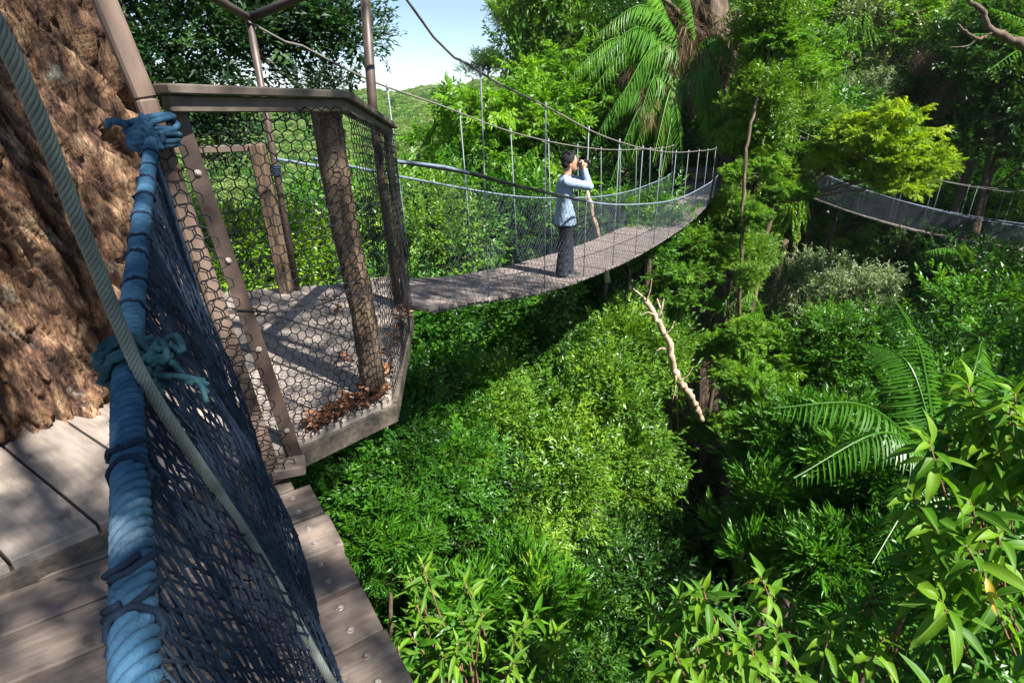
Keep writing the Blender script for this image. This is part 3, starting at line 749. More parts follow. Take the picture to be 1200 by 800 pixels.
# ------------------------------------------------------------------ the near deck, where the photographer stands
ZN = -0.12
Dn = np.array([.56, -.83]); Dn /= np.linalg.norm(Dn); Pn = np.array([-Dn[1], Dn[0]])       # Pn points to the open side
E0 = np.array([-.925, 2.036])
near = empty('plank_walkway', (-1.2, 1.2, ZN), 'nearest bolted plank walkway hung with dark blue rope netting and a thick blue handrail', 'bridge', None)
def plank_mesh(L, Wd, th, mat, name='board', seed=0, origin_end=True):
    V, F = box((L, Wd, th), .005)
    # split the length so that the edges wander a little
    xs = np.linspace(-L / 2, L / 2, 9); ys = np.array([-Wd / 2, -Wd / 2 + .006, Wd / 2 - .006, Wd / 2]); g = np.random.default_rng(seed)
    wa = g.normal(0, .0016, 9); wb = g.normal(0, .0016, 9); sag = g.normal(0, .0012, 9)
    V = []; 
    for i, x in enumerate(xs):
        ring = [(-Wd / 2 + wa[i], -th / 2), (Wd / 2 + wb[i], -th / 2), (Wd / 2 + wb[i], th / 2 - .006), (Wd / 2 - .006 + wb[i], th / 2 + sag[i]), (-Wd / 2 + .006 + wa[i], th / 2 + sag[i]), (-Wd / 2 + wa[i], th / 2 - .006)]
        V += [(x, a, b) for a, b in ring]
    F = []
    for i in range(8):
        for j in range(6): F.append((i * 6 + j, (i + 1) * 6 + j, (i + 1) * 6 + (j + 1) % 6, i * 6 + (j + 1) % 6)[::-1])
    e = 48; F += [(0, 1, 2, 5), (2, 3, 4, 5)][::-1] + [(e + 5, e + 2, e + 1, e), (e + 5, e + 4, e + 3, e + 2)]
    mb = MB(); mb.add(V, F); return mb.mesh(name, mat, False)
def bolt_mesh():
    mb = MB(); a = np.linspace(0, 2 * np.pi, 14, endpoint=False)
    for r0, z0, z1 in ((.0135, 0, .003), (.0075, .003, .010)):
        V, F = tube([(0, 0, z0), (0, 0, z1 * .8 + z0 * .2), (0, 0, z1)], [r0, r0, r0 * .75], 12); mb.add(V, F)
    return mb.mesh('bolt', M_bolt)
BOLT = bolt_mesh()
angP = math.atan2(Pn[1], Pn[0])
for k in range(-1, 11):
    L = 1.75; wd = .216
    jut = rnd.uniform(-.015, .015)
    c2 = E0 + Dn * (.113 + .2255 * k) - Pn * (L / 2 - jut)
    if k == -1: c2 = c2 - Pn * .09
    o = link('plank', plank_mesh(L, wd, .045, M_plank_end, seed=k + 50), near)
    o.location = Vector((c2[0], c2[1], ZN - .0225)) - near.location
    o.rotation_euler = (rnd.uniform(-.01, .01), 0, angP + rnd.uniform(-.012, .012))
    for s in (-1, 1):
        b = link('bolt', BOLT, o, (L / 2 - .088 - rnd.uniform(0, .012), s * .052 + rnd.uniform(-.006, .006), .0225), (0, 0, rnd.uniform(0, 6)))
# side bearer under the plank ends
mb = MB(); a = E0 - Dn * .3 - Pn * .15; b = E0 + Dn * 2.4 - Pn * .15
mb.add(*bar((a[0], a[1], ZN - .10), (b[0], b[1], ZN - .10), .07, .10)); mb.obj('bearer', M_beam, near)

# thick blue handrail rope
RP = spline([(-1.17, 1.89, 1.40), (-1.15, 1.86, 1.385), (-.97, 1.50, 1.30), (-.79, 1.145, 1.225), (-.5625, .716, 1.14), (-.42, .48, 1.10), (-.30, .285, 1.07), (-.20, .12, 1.05), (-.10, -.06, 1.03)], 120)
mb = MB(); rope(mb, RP, .0194, 4, .060, 12, step=.0033)
g = np.random.default_rng(2); q_, s_ = resample(RP, .002); t_, u_, w_ = frames(q_); nf = 1100
ix = g.integers(0, len(q_), nf); aa = g.uniform(0, 6.28, nf); rd = np.cos(aa)[:, None] * u_[ix] + np.sin(aa)[:, None] * w_[ix]
fa = q_[ix] + rd * .0168; fb_ = fa + rd * g.uniform(.001, .006, nf)[:, None] + t_[ix] * g.normal(0, .005, nf)[:, None] + g.normal(0, .002, (nf, 3))
mb.add(*edges_tubes(fa, fb_, .00022, 3))
hr = mb.obj('handrail_rope', M_blue, near)
RQ, Rs = resample(RP, .01)
def on_rope(px_y):
    """index of the rope point seen at image height px_y"""
    best = None
    for i, p in enumerate(RQ):
        z = p[2] - CZ; d = p[1] * _c - z * _s; v = 400 + 640 * (-(p[1] * _s + z * _c)) / d
        if best is None or abs(v - px_y) < best[0]: best = (abs(v - px_y), i)
    return best[1]
def ring(mb, i, R, r, turns=1.0, tilt=.3, adv=.01, jit=.0015, seed=0):
    g = np.random.default_rng(seed); T, U, W = frames(RQ)
    n = int(26 * turns); a = np.linspace(0, 2 * np.pi * turns, n) + g.uniform(0, 6)
    f = np.linspace(-.5, .5, n) * adv
    c0 = RQ[i]
    P = [c0 + T[i] * (f[k] + tilt * R * math.sin(a[k])) + (R + g.normal(0, jit)) * (math.cos(a[k]) * U[i] + math.sin(a[k]) * W[i]) for k in range(n)]
    mb.add(*tube(P, r, 7)); return P
for q, (yy, tw, tl) in enumerate([(182, 2, .2), (198, 1.2, .5), (214, 1, -.4), (232, 1.2, .5), (256, 1, .3), (283, 1.3, .6), (305, 1, -.5), (333, 1.3, .5), (366, 1.2, -.4), (527, 1.1, .9), (562, 1.1, -.5), (660, 1.2, 1.1), (700, 1.4, 1.3), (745, 1.0, -.6)]):
    mb = MB(); i = on_rope(yy); P = ring(mb, i, .0200, .0032 if yy < 500 else .0036, tw, tl, .012, seed=q)
    e = P[-1]; mb.add(*tube(spline([P[-2], e, e + np.array([rnd.uniform(-.015, .015), .005, -.02]), e + np.array([rnd.uniform(-.03, .03), .01, -.06])], 8), .0030, 6))
    mb.obj('lashing', M_navy, near)
# the big tangle where the cable is tied on
mb = MB(); i0 = on_rope(428)
for q in range(9): ring(mb, i0 - 3 + q % 6, .027 + .003 * (q % 4), .0058, 1.0 + .2 * (q % 3), rnd.uniform(-.9, .9), rnd.uniform(-.01, .02), .003, seed=40 + q)
c0 = RQ[i0] + np.array([.035, .0, -.004])
for q in range(16):
    pts = [c0 + np.array([rnd.gauss(0, .017), rnd.gauss(0, .017), rnd.gauss(0, .019)]) for _ in range(6)]
    mb.add(*tube(spline(pts, 22), .0052, 6))
for q in range(5):
    e = c0 + np.array([.02, 0, -.012]); mb.add(*tube(spline([e, e + np.array([.02 + .005 * q, rnd.uniform(-.01, .01), -.01]), e + np.array([.035 + .006 * q, rnd.uniform(-.02, .02), -.012 - .006 * q])], 8), .0042, 6))
mb.obj('cable_knot', M_teal, near)
# blue knot round the slanting post
mb = MB(); kc = np.array([-1.165, 1.895, 1.405])
for q in range(7):
    g = np.random.default_rng(q + 9); a = np.linspace(0, 2 * np.pi, 30); R = .062 + .006 * (q % 3)
    tl = g.uniform(-.35, .35); P = np.stack([kc[0] + R * np.cos(a), kc[1] + R * np.sin(a), kc[2] + .03 - .011 * q + tl * R * np.sin(a + g.uniform(0, 6))], -1)
    mb.add(*tube(P, .0095, 8))
for q in range(9):
    pts = [kc + np.array([rnd.gauss(.01, .022), rnd.gauss(-.065, .01), rnd.gauss(-.005, .026)]) for _ in range(5)]
    mb.add(*tube(spline(pts, 20), .009, 8))
mb.add(*tube(spline([kc + np.array([-.03, -.06, .02]), kc + np.array([-.075, -.075, .03]), kc + np.array([-.10, -.06, .015])], 8), .011, 8))
mb.obj('post_knot', M_blue, near)
# steel cable from above, past the knot and down to the deck
CP = spline([(-.50, .50, 1.80), (-.487, .590, 1.573), (-.505, .640, 1.345), (-.512, .66, 1.225), (-.503, .672, 1.11), (-.435, .70, .81), (-.36, .70, .50), (-.27, .70, .15), (-.235, .71, -.09)], 90)
mb = MB(); rope(mb, CP, .0088, 7, .05, 7, step=.003); mb.obj('stay_cable', M_cable, near)
# netting between blue rope and deck
def near_net(name, seed, du, nv, r, out_, mat, jit, ext=0.0, v1=1.0):
    g = np.random.default_rng(seed); nu = int(2.32 / du)
    us = np.linspace(0, 1, nu + 1)
    Q, s = resample(RP, .01)
    top = np.stack([np.interp(us, s / s[-1], Q[:, k]) for k in range(3)], -1)
    b0 = E0 - Pn * .235 - Dn * .22; b1 = E0 - Pn * .215 + Dn * 2.05
    bot = np.stack([b0[0] + (b1[0] - b0[0]) * us, b0[1] + (b1[1] - b0[1]) * us, np.full(nu + 1, ZN + .004)], -1)
    v = np.linspace(0, v1, nv + 1)
    G = top[:, None] * (1 - v)[None, :, None] + bot[:, None] * v[None, :, None]
    bel = np.sin(v * np.pi)[None, :] * (out_ + .03 * np.sin(us * 9 + seed)[:, None] + .018 * np.sin(us * 41 + seed * 2)[:, None]) * np.clip(us * 6, .12, 1)[:, None]
    G[:, :, 0] += bel * Pn[0]; G[:, :, 1] += bel * Pn[1]
    fold = .012 * np.sin(us * 120 + 3 * np.sin(us * 30))[:, None] * (.3 + v)[None]
    G[:, :, 0] += fold * Dn[0]; G[:, :, 1] += fold * Dn[1]
    G += g.normal(0, jit, G.shape); G[:, :, 2] += (g.normal(0, jit * 2, (nu + 1, 1)))
    i, j = np.meshgrid(np.arange(nu), np.arange(nv), indexing='ij'); ev = ((i + j) % 2 == 0)
    a1 = np.concatenate([G[:-1, :-1][ev], G[1:, :-1][~ev]]); b1_ = np.concatenate([G[1:, 1:][ev], G[:-1, 1:][~ev]])
    # knots
    ii, jj = np.nonzero(((np.arange(nu + 1)[:, None] + np.arange(nv + 1)[None]) % 2 == 0))
    K = G[ii, jj]; mb = MB(); mid = (a1 + b1_) / 2 + g.normal(0, jit, a1.shape)
    mb.add(*edges_tubes(a1, mid, r, 5)); mb.add(*edges_tubes(mid, b1_, r, 5))
    ov = np.array([(1, 0, 0), (-1, 0, 0), (0, 1, 0), (0, -1, 0), (0, 0, 1), (0, 0, -1)], float) * r * 2.0
    of = np.array([(0, 2, 4), (2, 1, 4), (1, 3, 4), (3, 0, 4), (2, 0, 5), (1, 2, 5), (3, 1, 5), (0, 3, 5)])
    V, F, _t2 = place((ov, of), euler_mats(*(g.uniform(0, 3, len(K)) for _ in range(3))), K, g.uniform(.8, 1.2, len(K)), np.zeros(len(K)))
    mb.add(V, F)
    mb.obj(name, mat, near)
near_net('netting', 3, .0125, 38, .0019, .040, M_navy, .0009)
near_net('netting', 5, .0170, 34, .0018, .020, M_navy, .0011)

# ------------------------------------------------------------------ platform round the big tree
plat = empty('viewing_platform', (-2.0, 3.0, 0), 'weathered timber viewing platform with hexagon wire railing beside the big tree', 'platform')
poly = [(-2.75, .50), (-1.035, 2.20), (-.665, 2.61), (-.80, 4.0), (-1.02, 4.93), (-1.55, 4.63), (-2.50, 4.38), (-4.6, 4.2), (-5.2, 2.6), (-4.6, .8)]
def clip(pg, n, c_, keep_less):
    o = []
    for i in range(len(pg)):
        a = np.array(pg[i]); b = np.array(pg[(i + 1) % len(pg)])
        da = a.dot(n) - c_; db = b.dot(n) - c_
        if not keep_less: da, db = -da, -db
        if da <= 0: o.append(tuple(a))
        if da * db < 0: o.append(tuple(a + (b - a) * da / (da - db)))
    return o
def extrude(pg, z0, z1, bev=.005):
    n = len(pg); P = np.array(pg); c_ = P.mean(0); Pi = P + (c_ - P) / (np.linalg.norm(c_ - P, axis=1)[:, None] + 1e-9) * bev
    V = [(x, y, z0) for x, y in P] + [(x, y, z1 - bev) for x, y in P] + [(x, y, z1) for x, y in Pi]
    F = []
    for k in range(2):
        for i in range(n):
            j = (i + 1) % n; F += [(k * n + i, k * n + j, (k + 1) * n + j), (k * n + i, (k + 1) * n + j, (k + 1) * n + i)]
    for i in range(1, n - 1): F += [(2 * n, 2 * n + i, 2 * n + i + 1), (0, i + 1, i)]
    return np.array(V), np.array(F)
nA = np.array([.54, .842]); aA = np.array([.842, -.54]); angA = math.atan2(aA[1], aA[0])
area = sum(poly[i][0] * poly[(i + 1) % len(poly)][1] - poly[(i + 1) % len(poly)][0] * poly[i][1] for i in range(len(poly)))
if area < 0: poly = poly[::-1]
lo = min(np.dot(p, nA) for p in poly); cuts = [-.02 + .0]
edges_ = []
q = .282 - .26 * 12
while q < 5: edges_.append(q); q += .258 if q < .9 else .248
for a, b in zip(edges_[:-1], edges_[1:]):
    pg = clip(clip(poly, nA, b - .006, True), nA, a + .006, False)
    if len(pg) < 3: continue
    if a > .25 and a < .6: pg = clip(pg, aA, 3.2, True)
    P = np.array(pg); c_ = P.mean(0)
    Lc = (P - c_) @ np.stack([aA, nA], -1)
    V, F = extrude([tuple(x) for x in Lc], -.045, rnd.uniform(-.003, .003))
    o = link('plank', npmesh('platform plank', V, F, M_plank), plat)
    o.location = Vector((c_[0], c_[1], 0)) - plat.location; o.rotation_euler = (0, 0, angA)
def pbar(name, a, b, w_, h_, mat, up=(0, 0, 1), bev=.005, root=None):
    mb = MB(); mb.add(*bar(a, b, w_, h_, up, bev)); return mb.obj(name, mat, root or plat, smooth=False)
# fascia beams
pbar('beam', (-2.74, .535, -.092), (-1.05, 2.21, -.092), .045, .09, M_beam)
pbar('beam', (-1.045, 2.215, -.105), (-.655, 2.645, -.105), .05, .115, M_beam)
pbar('beam', (-.668, 2.66, -.105), (-.80, 4.0, -.105), .05, .115, M_beam)
pbar('beam', (-.81, 4.02, -.12), (-1.02, 4.93, -.12), .05, .14, M_beam)
for k in range(4):
    a = np.array([-1.3 - .8 * k, 2.1 - .3 * k]); pbar('joist', (a[0], a[1], -.11), (a[0] - .1, 4.3, -.11), .07, .12, M_beam)
# small notched board beside the first post
pbar('beam', (-1.09, 2.03, -.045), (-.955, 2.075, -.045), .10, .05, M_plank_end)
# posts
A0 = np.array([-1.035, 2.165, -.07]); A1 = np.array([-1.17, 2.05, 1.52])
B0 = np.array([-.765, 2.665, -.05]); B1 = np.array([-.835, 2.66, 1.47])
C0 = np.array([-.815, 3.98, -.25]); C1 = np.array([-.845, 3.95, 1.31])
mb = MB(); ax = (A1 - A0) / np.linalg.norm(A1 - A0)
mb.add(*bar(A0, A1, .062, .006, (.66, -.75, 0), .001)); sd = np.array([.75, .66, 0])
mb.add(*bar(A0 + sd * .030 + np.array([-.02, .022, 0]), A1 + sd * .030 + np.array([-.02, .022, 0]), .006, .055, (.66, -.75, 0), .001))
pa = mb.obj('steel_post', M_steel, plat, smooth=False)
for f in (.10, .37, .62, .83):
    p = A0 + (A1 - A0) * f + np.array([.66, -.75, 0]) * .004
    b = link('bolt', BOLT, pa, Vector(tuple(p)) - plat.location); b.rotation_euler = Vector((.66, -.75, 0)).to_track_quat('Z', 'Y').to_euler()
mb = MB(); P = spline([B0, B0 * .66 + B1 * .34 + np.array([.012, 0, 0]), B0 * .33 + B1 * .67 - np.array([.008, 0, 0]), B1], 40)
V, F = tube(P, .066, 26); a = noise3(V, 13, 3.0); V = V + a[:, None] * .010; mb.add(V, F); mb.obj('wooden_post', M_post, plat)
pbar('steel_post', C0, C1, .045, .045, M_steel, (1, 0, 0), .002)
# tall pipe at the bridge mouth
top3 = aty(426, -30, 4.12)
mb = MB(); mb.add(*tube([(-.91, 4.12, -.1), tuple(aty(437, 130, 4.12)), tuple(top3)], .033, 14)); mb.obj('pipe', M_steel, plat)
# slender pipe, back post and the roof frame pipes
Bk = aty(335, 331, 4.40); Bt = aty(301, 168, 4.38); Pj = aty(292, 22, 4.38)
pbar('wooden_post', (Bk.x, Bk.y, -.05), tuple(Bt), .115, .10, M_post, (1, 0, 0), .012)
pp = aty(347, 331, 4.45)
mb = MB(); mb.add(*tube([(pp.x, pp.y, -.05), tuple((pp + Pj) / 2), tuple(Pj)], .026, 12)); mb.obj('pipe', M_steel, plat)
mb = MB()
for q in range(5):
    g = np.random.default_rng(q); a = np.linspace(0, 6.283, 16); cpt = pp + (Pj - pp) * (.46 + .008 * q)
    mb.add(*tube(np.stack([cpt.x + .032 * np.cos(a), cpt.y + .032 * np.sin(a), cpt.z + .003 * np.sin(a + q)], -1), .007, 6))
mb.obj('lashing', M_navy, plat)
mb = MB(); mb.add(*tube([tuple(Pj), tuple(Pj * .5 + top3 * .5 + Vector((0, 0, .01))), tuple(top3)], .030, 12)); mb.obj('pipe', M_steel, plat)
mb = MB(); mb.add(*tube([tuple(Pj), tuple(aty(255, 0, 4.0)), tuple(aty(215, -24, 3.6))], .028, 12)); mb.obj('pipe', M_steel, plat)
Pl0 = np.array([-1.085, 2.03, -.1]); Pl1 = np.array([-1.185, 1.93, 1.5]); Plt = Pl1 + (Pl1 - Pl0) * .95 + np.array([-.09, -.05, 0])
mb = MB(); mb.add(*bar(Pl0, Pl1, .062, .062, (.66, -.75, 0), .008)); mb.add(*bar(Pl1 - (Pl1 - Pl0) * .002, Plt, .061, .061, (.66, -.75, 0), .008)); mb.obj('corner_post', M_smoothpost, plat, smooth=False)
# top rail: cap board and the strip under it
RL = aty(188, 104, 1.97)
RA = np.array([RL.x, RL.y, RL.z]); RB = np.array([-.765, 2.60, 1.515]); RC = np.array([-.835, 4.0, 1.325])
dv = (RB - RA) / np.linalg.norm(RB - RA)
pbar('top_rail', RA, RB + dv * .04, .10, .032, M_rail)
pbar('top_rail', RA + np.array([0, 0.012, -.045]), RB + dv * .02 + np.array([0, .012, -.045]), .045, .055, M_rail)
pbar('top_rail', RB + np.array([0, .045, -.002]), RC + np.array([0, .03, -.002]), .10, .032, M_rail)
pbar('top_rail', RB + np.array([0, .06, -.045]), RC + np.array([0, 0, -.045]), .045, .052, M_rail)
# back rail
br = aty(228, 171, 4.35); pbar('back_rail', (Bt.x, Bt.y, Bt.z - .03), (br.x - .0, br.y, br.z - .03), .05, .05, M_rail)
pbar('back_rail', (br.x, br.y, br.z - .03), (-4.0, 4.1, 1.15), .05, .05, M_rail)
pbar('wooden_post', (-3.3, 4.15, -.05), (-3.35, 4.15, 1.15), .09, .09, M_post, (1, 0, 0), .01)
# hexagonal wire mesh
def hexmesh(corn, cellw, r, name, bulge=.0, seed=0, jit=.0015, root=None, hem=True):
    """corn: bottom-left, bottom-right, top-right, top-left"""
    a, b, c2, d = [np.array(q, float) for q in corn]; g = np.random.default_rng(seed)
    wdt = (np.linalg.norm(b - a) + np.linalg.norm(c2 - d)) / 2; hgt = (np.linalg.norm(d - a) + np.linalg.norm(c2 - b)) / 2
    nx = max(2, int(round(wdt / cellw))); rh = cellw * .866; ny = int(round(hgt / rh))
    def S(u, v):
        p = (a * (1 - u)[:, None] + b * u[:, None]) * (1 - v)[:, None] + (d * (1 - u)[:, None] + c2 * u[:, None]) * v[:, None]
        nn = np.cross(b - a, d - a); nn /= np.linalg.norm(nn)
        return p + nn * (bulge * np.sin(np.pi * u) * np.sin(np.pi * np.clip(v, 0, 1)) + .006 * np.sin(u * 17 + seed) * np.sin(v * 13))[:, None]
    A = []; B = []
    h = 1.0 / ny; wv = 1.0 / nx
    for j in range(ny):
        off = .5 * (j % 2)
        for i in range(nx + 1):
            u = (i + off) * wv; v = j * h
            lo_ = (u, v + h * .17); hi_ = (u, v + h * .83)
            A.append(lo_); B.append(hi_)
            A.append(hi_); B.append((u - .5 * wv, v + h * 1.17)); A.append(hi_); B.append((u + .5 * wv, v + h * 1.17))
    A = np.array(A); B = np.array(B); ok = (A[:, 0] >= -.001) & (A[:, 0] <= 1.001) & (B[:, 0] >= -.001) & (B[:, 0] <= 1.001)
    A, B = A[ok], B[ok]
    def J(Q):
        P = S(Q[:, 0], Q[:, 1]); k = np.round(Q * 997).astype(int)
        hsh = np.sin(k[:, 0] * 12.9898 + k[:, 1] * 78.233) * 43758.5; hsh2 = np.sin(k[:, 0] * 39.3 + k[:, 1] * 11.1) * 9999.7
        P[:, 0] += (hsh - np.floor(hsh) - .5) * 2 * jit; P[:, 2] += (hsh2 - np.floor(hsh2) - .5) * 2 * jit; return P
    mb = MB(); mb.add(*edges_tubes(J(A), J(B), r, 5)); o = mb.obj(name, M_wire, root or plat)
    if hem:
        mb = MB(); uu = np.linspace(0, 1, 12); mb.add(*tube(S(uu, np.full(12, .46) + .02 * np.sin(uu * 6)), r * 1.1, 5)); mb.obj('tension_wire', M_wire, root or plat)
    return o
hexmesh([(-1.03, 2.185, -.02), (-.672, 2.585, -.02), (-.735, 2.555, 1.46), (-1.15, 2.07, 1.46)], .046, .0027, 'wire_mesh', .012, 1)
hexmesh([(-.655, 2.61, -.02), (-.775, 3.98, -.10), (-.80, 3.98, 1.27), (-.72, 2.60, 1.44)], .047, .0022, 'wire_mesh', .02, 2)
hexmesh([(-1.085, 1.93, -.02), (-.985, 2.04, -.02), (-1.095, 1.93, 1.4), (-1.195, 1.83, 1.4)], .046, .0024, 'wire_mesh', 0, 3, hem=False)
hexmesh([(-3.3, 4.17, 0), (-1.96, 4.42, 0), (-1.98, 4.40, 1.13), (-3.33, 4.17, 1.13)], .05, .002, 'wire_mesh', .02, 4, hem=False)
mb = MB(); mb.add(*tube(spline([(-1.13, 2.07, .72), (-1.0, 2.2, .66), (-.85, 2.38, .64), (-.73, 2.56, .70)], 20), .0035, 6)); mb.obj('tension_wire', M_wire, plat)
# supports below
for (x, y) in ((-2.4, 3.6), (-3.6, 3.9), (-4.2, 1.4)):
    mb = MB(); g0 = gz(x - .5, y); mb.add(*tube(spline([(x - .6, y, g0), (x - .35, y, g0 * .5), (x, y, -.1)], 10), .09, 10)); mb.obj('support_log', M_trunk, plat)

# fallen leaves on the platform
g = np.random.default_rng(77); n = 150
w1 = g.random(n); along = np.array([-.98, 2.29])[None] * (1 - w1)[:, None] + np.array([-.70, 2.60])[None] * w1[:, None]
P = along + np.abs(g.normal(0, .055, n))[:, None] * np.array([-.4, .9])[None] * (0.3 + w1)[:, None]
w2 = g.random(70); P2 = np.array([-.72, 2.66])[None] + np.array([-.07, 1.2])[None] * (w2 ** 1.6)[:, None] + g.normal(0, .018, (70, 2)) - np.array([.03, 0])
P3 = np.stack([g.uniform(-1.9, -.9, 30), g.uniform(2.7, 4.2, 30)], -1)
P = np.concatenate([P, P2, P3]); n = len(P)
V, F, t = place(leaf_m(.075, .034, .5, -.25, nseg=3), euler_mats(g.uniform(-.6, .6, n), g.uniform(-.5, .2, n), g.uniform(0, 6.28, n)), np.concatenate([P, g.uniform(.008, .045, n)[:, None]], 1), g.uniform(.6, 1.2, n), g.uniform(.1, .9, n))
lit = link('leaf_litter', npmesh('leaf litter', V, F, M_litter, t)); tag(lit, 'dry reddish leaves gathered in the corner of the platform', None, None, 'stuff')
# stray leaves lying on the long bridge
for (tt, off, ln) in ((.35, -.1, .10), (2.0, .22, .12), (3.55, .30, .11), (1.1, -.2, .08)):
    c_ = main_ctr(tt); r_ = np.array([dirm[1], -dirm[0]]); V, F = leaf_m(ln, ln * .5, .5, -.2)
    o = link('fallen_leaf', npmesh('fallen leaf', V, F, M_litter, np.full(len(V), .6)), None, (c_[0] + r_[0] * off, c_[1] + r_[1] * off, z_deck(tt) + .024), (rnd.uniform(-.2, .2), .3, rnd.uniform(0, 6)))
    tag(o, {.35: 'dry leaf on the bridge planks closest to the platform', 2.0: 'largest curled leaf on the planks between platform and man', 3.55: 'curled orange leaf lying just beside the man\'s shoes', 1.1: 'smallest dry leaf on the bridge planks before the man'}[tt], 'leaf', 'dry leaves on the long bridge')

# ------------------------------------------------------------------ big trunk at the left
def big_trunk():
    cx, cy = -3.12, 2.92; nz_ = 440; na = 430
    zs = np.concatenate([np.linspace(-7.5, -.3, 30), np.linspace(-.25, 3.4, nz_ - 50), np.linspace(3.5, 9, 20)])
    th = np.concatenate([np.linspace(-2.6, .55, na - 40), np.linspace(.6, 2 * np.pi - 2.65, 40)])
    V = np.zeros((nz_, na, 3))
    for i, z in enumerate(zs):
        for j, a in enumerate(th):
            a2 = a + .22 * z                         # spiral grain
            x, y = math.cos(a2), math.sin(a2)
            warp = mnoise.noise(Vector((x * 1.5, y * 1.5, z * .5 + 3)))
            big = mnoise.noise(Vector((x * 2.3 + warp, y * 2.3, z * .55)))
            n1 = mnoise.noise(Vector((x * 5.5 + warp * 1.2, y * 5.5, z * .85 + 7)))
            rid = 1 - abs(n1) * 2.2
            n2 = mnoise.noise(Vector((x * 14 + warp * 2, y * 14, z * 2.2 + 1))); rid2 = 1 - abs(n2) * 2
            n3 = mnoise.noise(Vector((x * 22 + n1 * 2, y * 22, z * 5.0)))
            n4 = mnoise.noise(Vector((x * 48 + n2 * 2, y * 48, z * 13))); n5 = mnoise.noise(Vector((x * 9, y * 9, z * 9 + 4)))
            cr_ = .12 * math.exp(-(n1 / .09) ** 2) + .050 * math.exp(-(n2 / .11) ** 2) + .024 * math.exp(-(n3 / .13) ** 2) + .010 * math.exp(-(n4 / .16) ** 2)
            r = 1.02 + .20 * math.exp(-(z + .2) * 1.1) * (z > -.3) + (.24 if z <= -.3 else 0) + (.24 * big + .03 * rid + .03 * n5 + .03 * n3 + .015 * n4 - cr_)
            # the fold of an old root crossing the bark
            f = a - (-.95 + .42 * (2.1 - z)) ; r += .16 * math.exp(-(f / .13) ** 2) * (1 / (1 + math.exp((z - 2.2) * 3)))
            V[i, j] = (cx + (r - .06) * math.cos(a), cy + (r - .06) * math.sin(a), z)
    i = np.arange(nz_ - 1)[:, None] * na; j = np.arange(na)[None]; j2 = (j + 1) % na
    F = np.stack([i + j, i + j2, i + na + j2, i + na + j], -1).reshape(-1, 4)
    e = empty('giant_tree', (cx, cy, gz(cx, cy)), 'giant old tree with furrowed red brown bark filling the left edge', 'tree')
    mb = MB(); mb.add(V, F); mb.obj('trunk', M_bark, e)
    return e
giant = big_trunk()

# ------------------------------------------------------------------ trees and bushes
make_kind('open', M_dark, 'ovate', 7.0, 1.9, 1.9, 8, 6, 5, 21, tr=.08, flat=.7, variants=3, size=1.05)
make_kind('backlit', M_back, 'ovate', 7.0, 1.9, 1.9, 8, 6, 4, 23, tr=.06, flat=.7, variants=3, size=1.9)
HK = None
def add(kind, px, py, d, s, label, cat='tree', **kw):
    return add_tree(kind, at(px, py, d), s, label, cat, **kw)
_add_tree = add_tree
def limb(o, pts, r0, r1, name='branch', mat=None, sides=8, n=24, rough=.15):
    P = spline(pts, n); mb = MB(); g = np.random.default_rng(int(abs(P[0][0] * 100)) + 3)
    P[1:-1] += g.normal(0, r0 * rough, P[1:-1].shape)
    mb.add(*tube(P, np.linspace(r0, r1, n) * (1 + g.normal(0, .06, n)), sides)); return mb.obj(name, mat or M_trunk, o)

# --- beyond the long bridge, left of the palms
add('tiers', 585, 185, 17, 1.35, 'bright green spreading tree behind the middle of the long bridge, left of the man')
add('tiers', 535, 250, 18, .8, 'bright feathery tree next to the platform pipe with the far hill behind it')
add('tiers', 690, 135, 19, 1.15, 'light green tree behind and above the man\'s head')
add('broad', 560, 270, 15, .95, 'mid green tree showing through the bridge netting left of the man')
add('glossy', 500, 285, 13, .75, 'low light green tree seen through the netting just beside the platform corner')
add('glossy', 642, 70, 25, 1.15, 'tall tree wrapped in vines standing up into the sky left of the palms', stretch=1.7)
add('glossy', 600, 20, 27, .6, 'small crown at the top edge just left of the vine wrapped tree')
add('shade', 572, 78, 34, .55, 'small dark tree standing alone against the sky above the hill')
add('broad', 740, 280, 14, .6, 'small green tree behind the far netting right of the man', cat='tree')
add('tiers', 715, 262, 13.5, .45, 'bright sapling poking up behind the bridge netting beside the leaning bare stem')
add('shade', 655, 250, 18, 1.1, 'dark tree behind the man at the level of his waist')
add('broad', 430, 295, 15, 1.0, 'sunlit tree seen through the wire between wooden post and pipe')
add('glossy', 360, 340, 12, .8, 'yellow green tree seen through the hexagon wire just over the back edge of the platform')
add('glossy', 268, 335, 10, .7, 'leafy tree seen between the steel post and the back wooden post')
# --- under the long bridge, left of the ravine
add('broad', 500, 405, 12, .85, 'leafy green tree right under the start of the long bridge')
add('shade', 600, 410, 13.5, .85, 'dark tree in the shadow below the man')
add('shade', 690, 380, 15.5, .8, 'dark tree under the deck between the man and the broken branch')
add('glossy', 742, 420, 13.6, .60, 'topmost sunlit mound of vines beside the broken branch')
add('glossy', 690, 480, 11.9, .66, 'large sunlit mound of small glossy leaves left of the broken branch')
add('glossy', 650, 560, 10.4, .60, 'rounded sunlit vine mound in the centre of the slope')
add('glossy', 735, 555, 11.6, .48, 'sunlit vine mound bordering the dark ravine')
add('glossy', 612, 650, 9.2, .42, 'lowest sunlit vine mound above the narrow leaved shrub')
add('glossy', 575, 480, 10.4, .46, 'yellow green low tree below the man\'s feet on the left slope')
add('broad', 470, 510, 9, .62, 'leafy green tree just under the platform corner')
add('broad', 420, 560, 7.2, .45, 'small leaved bush nearest the ends of the bolted planks', cat='bush')
add('broad', 505, 590, 8.2, .5, 'green bush on the slope between platform and vine mounds', cat='bush')
add('shade', 690, 680, 10.5, .7, 'dark leafy tree at the bottom centre beside the ravine')
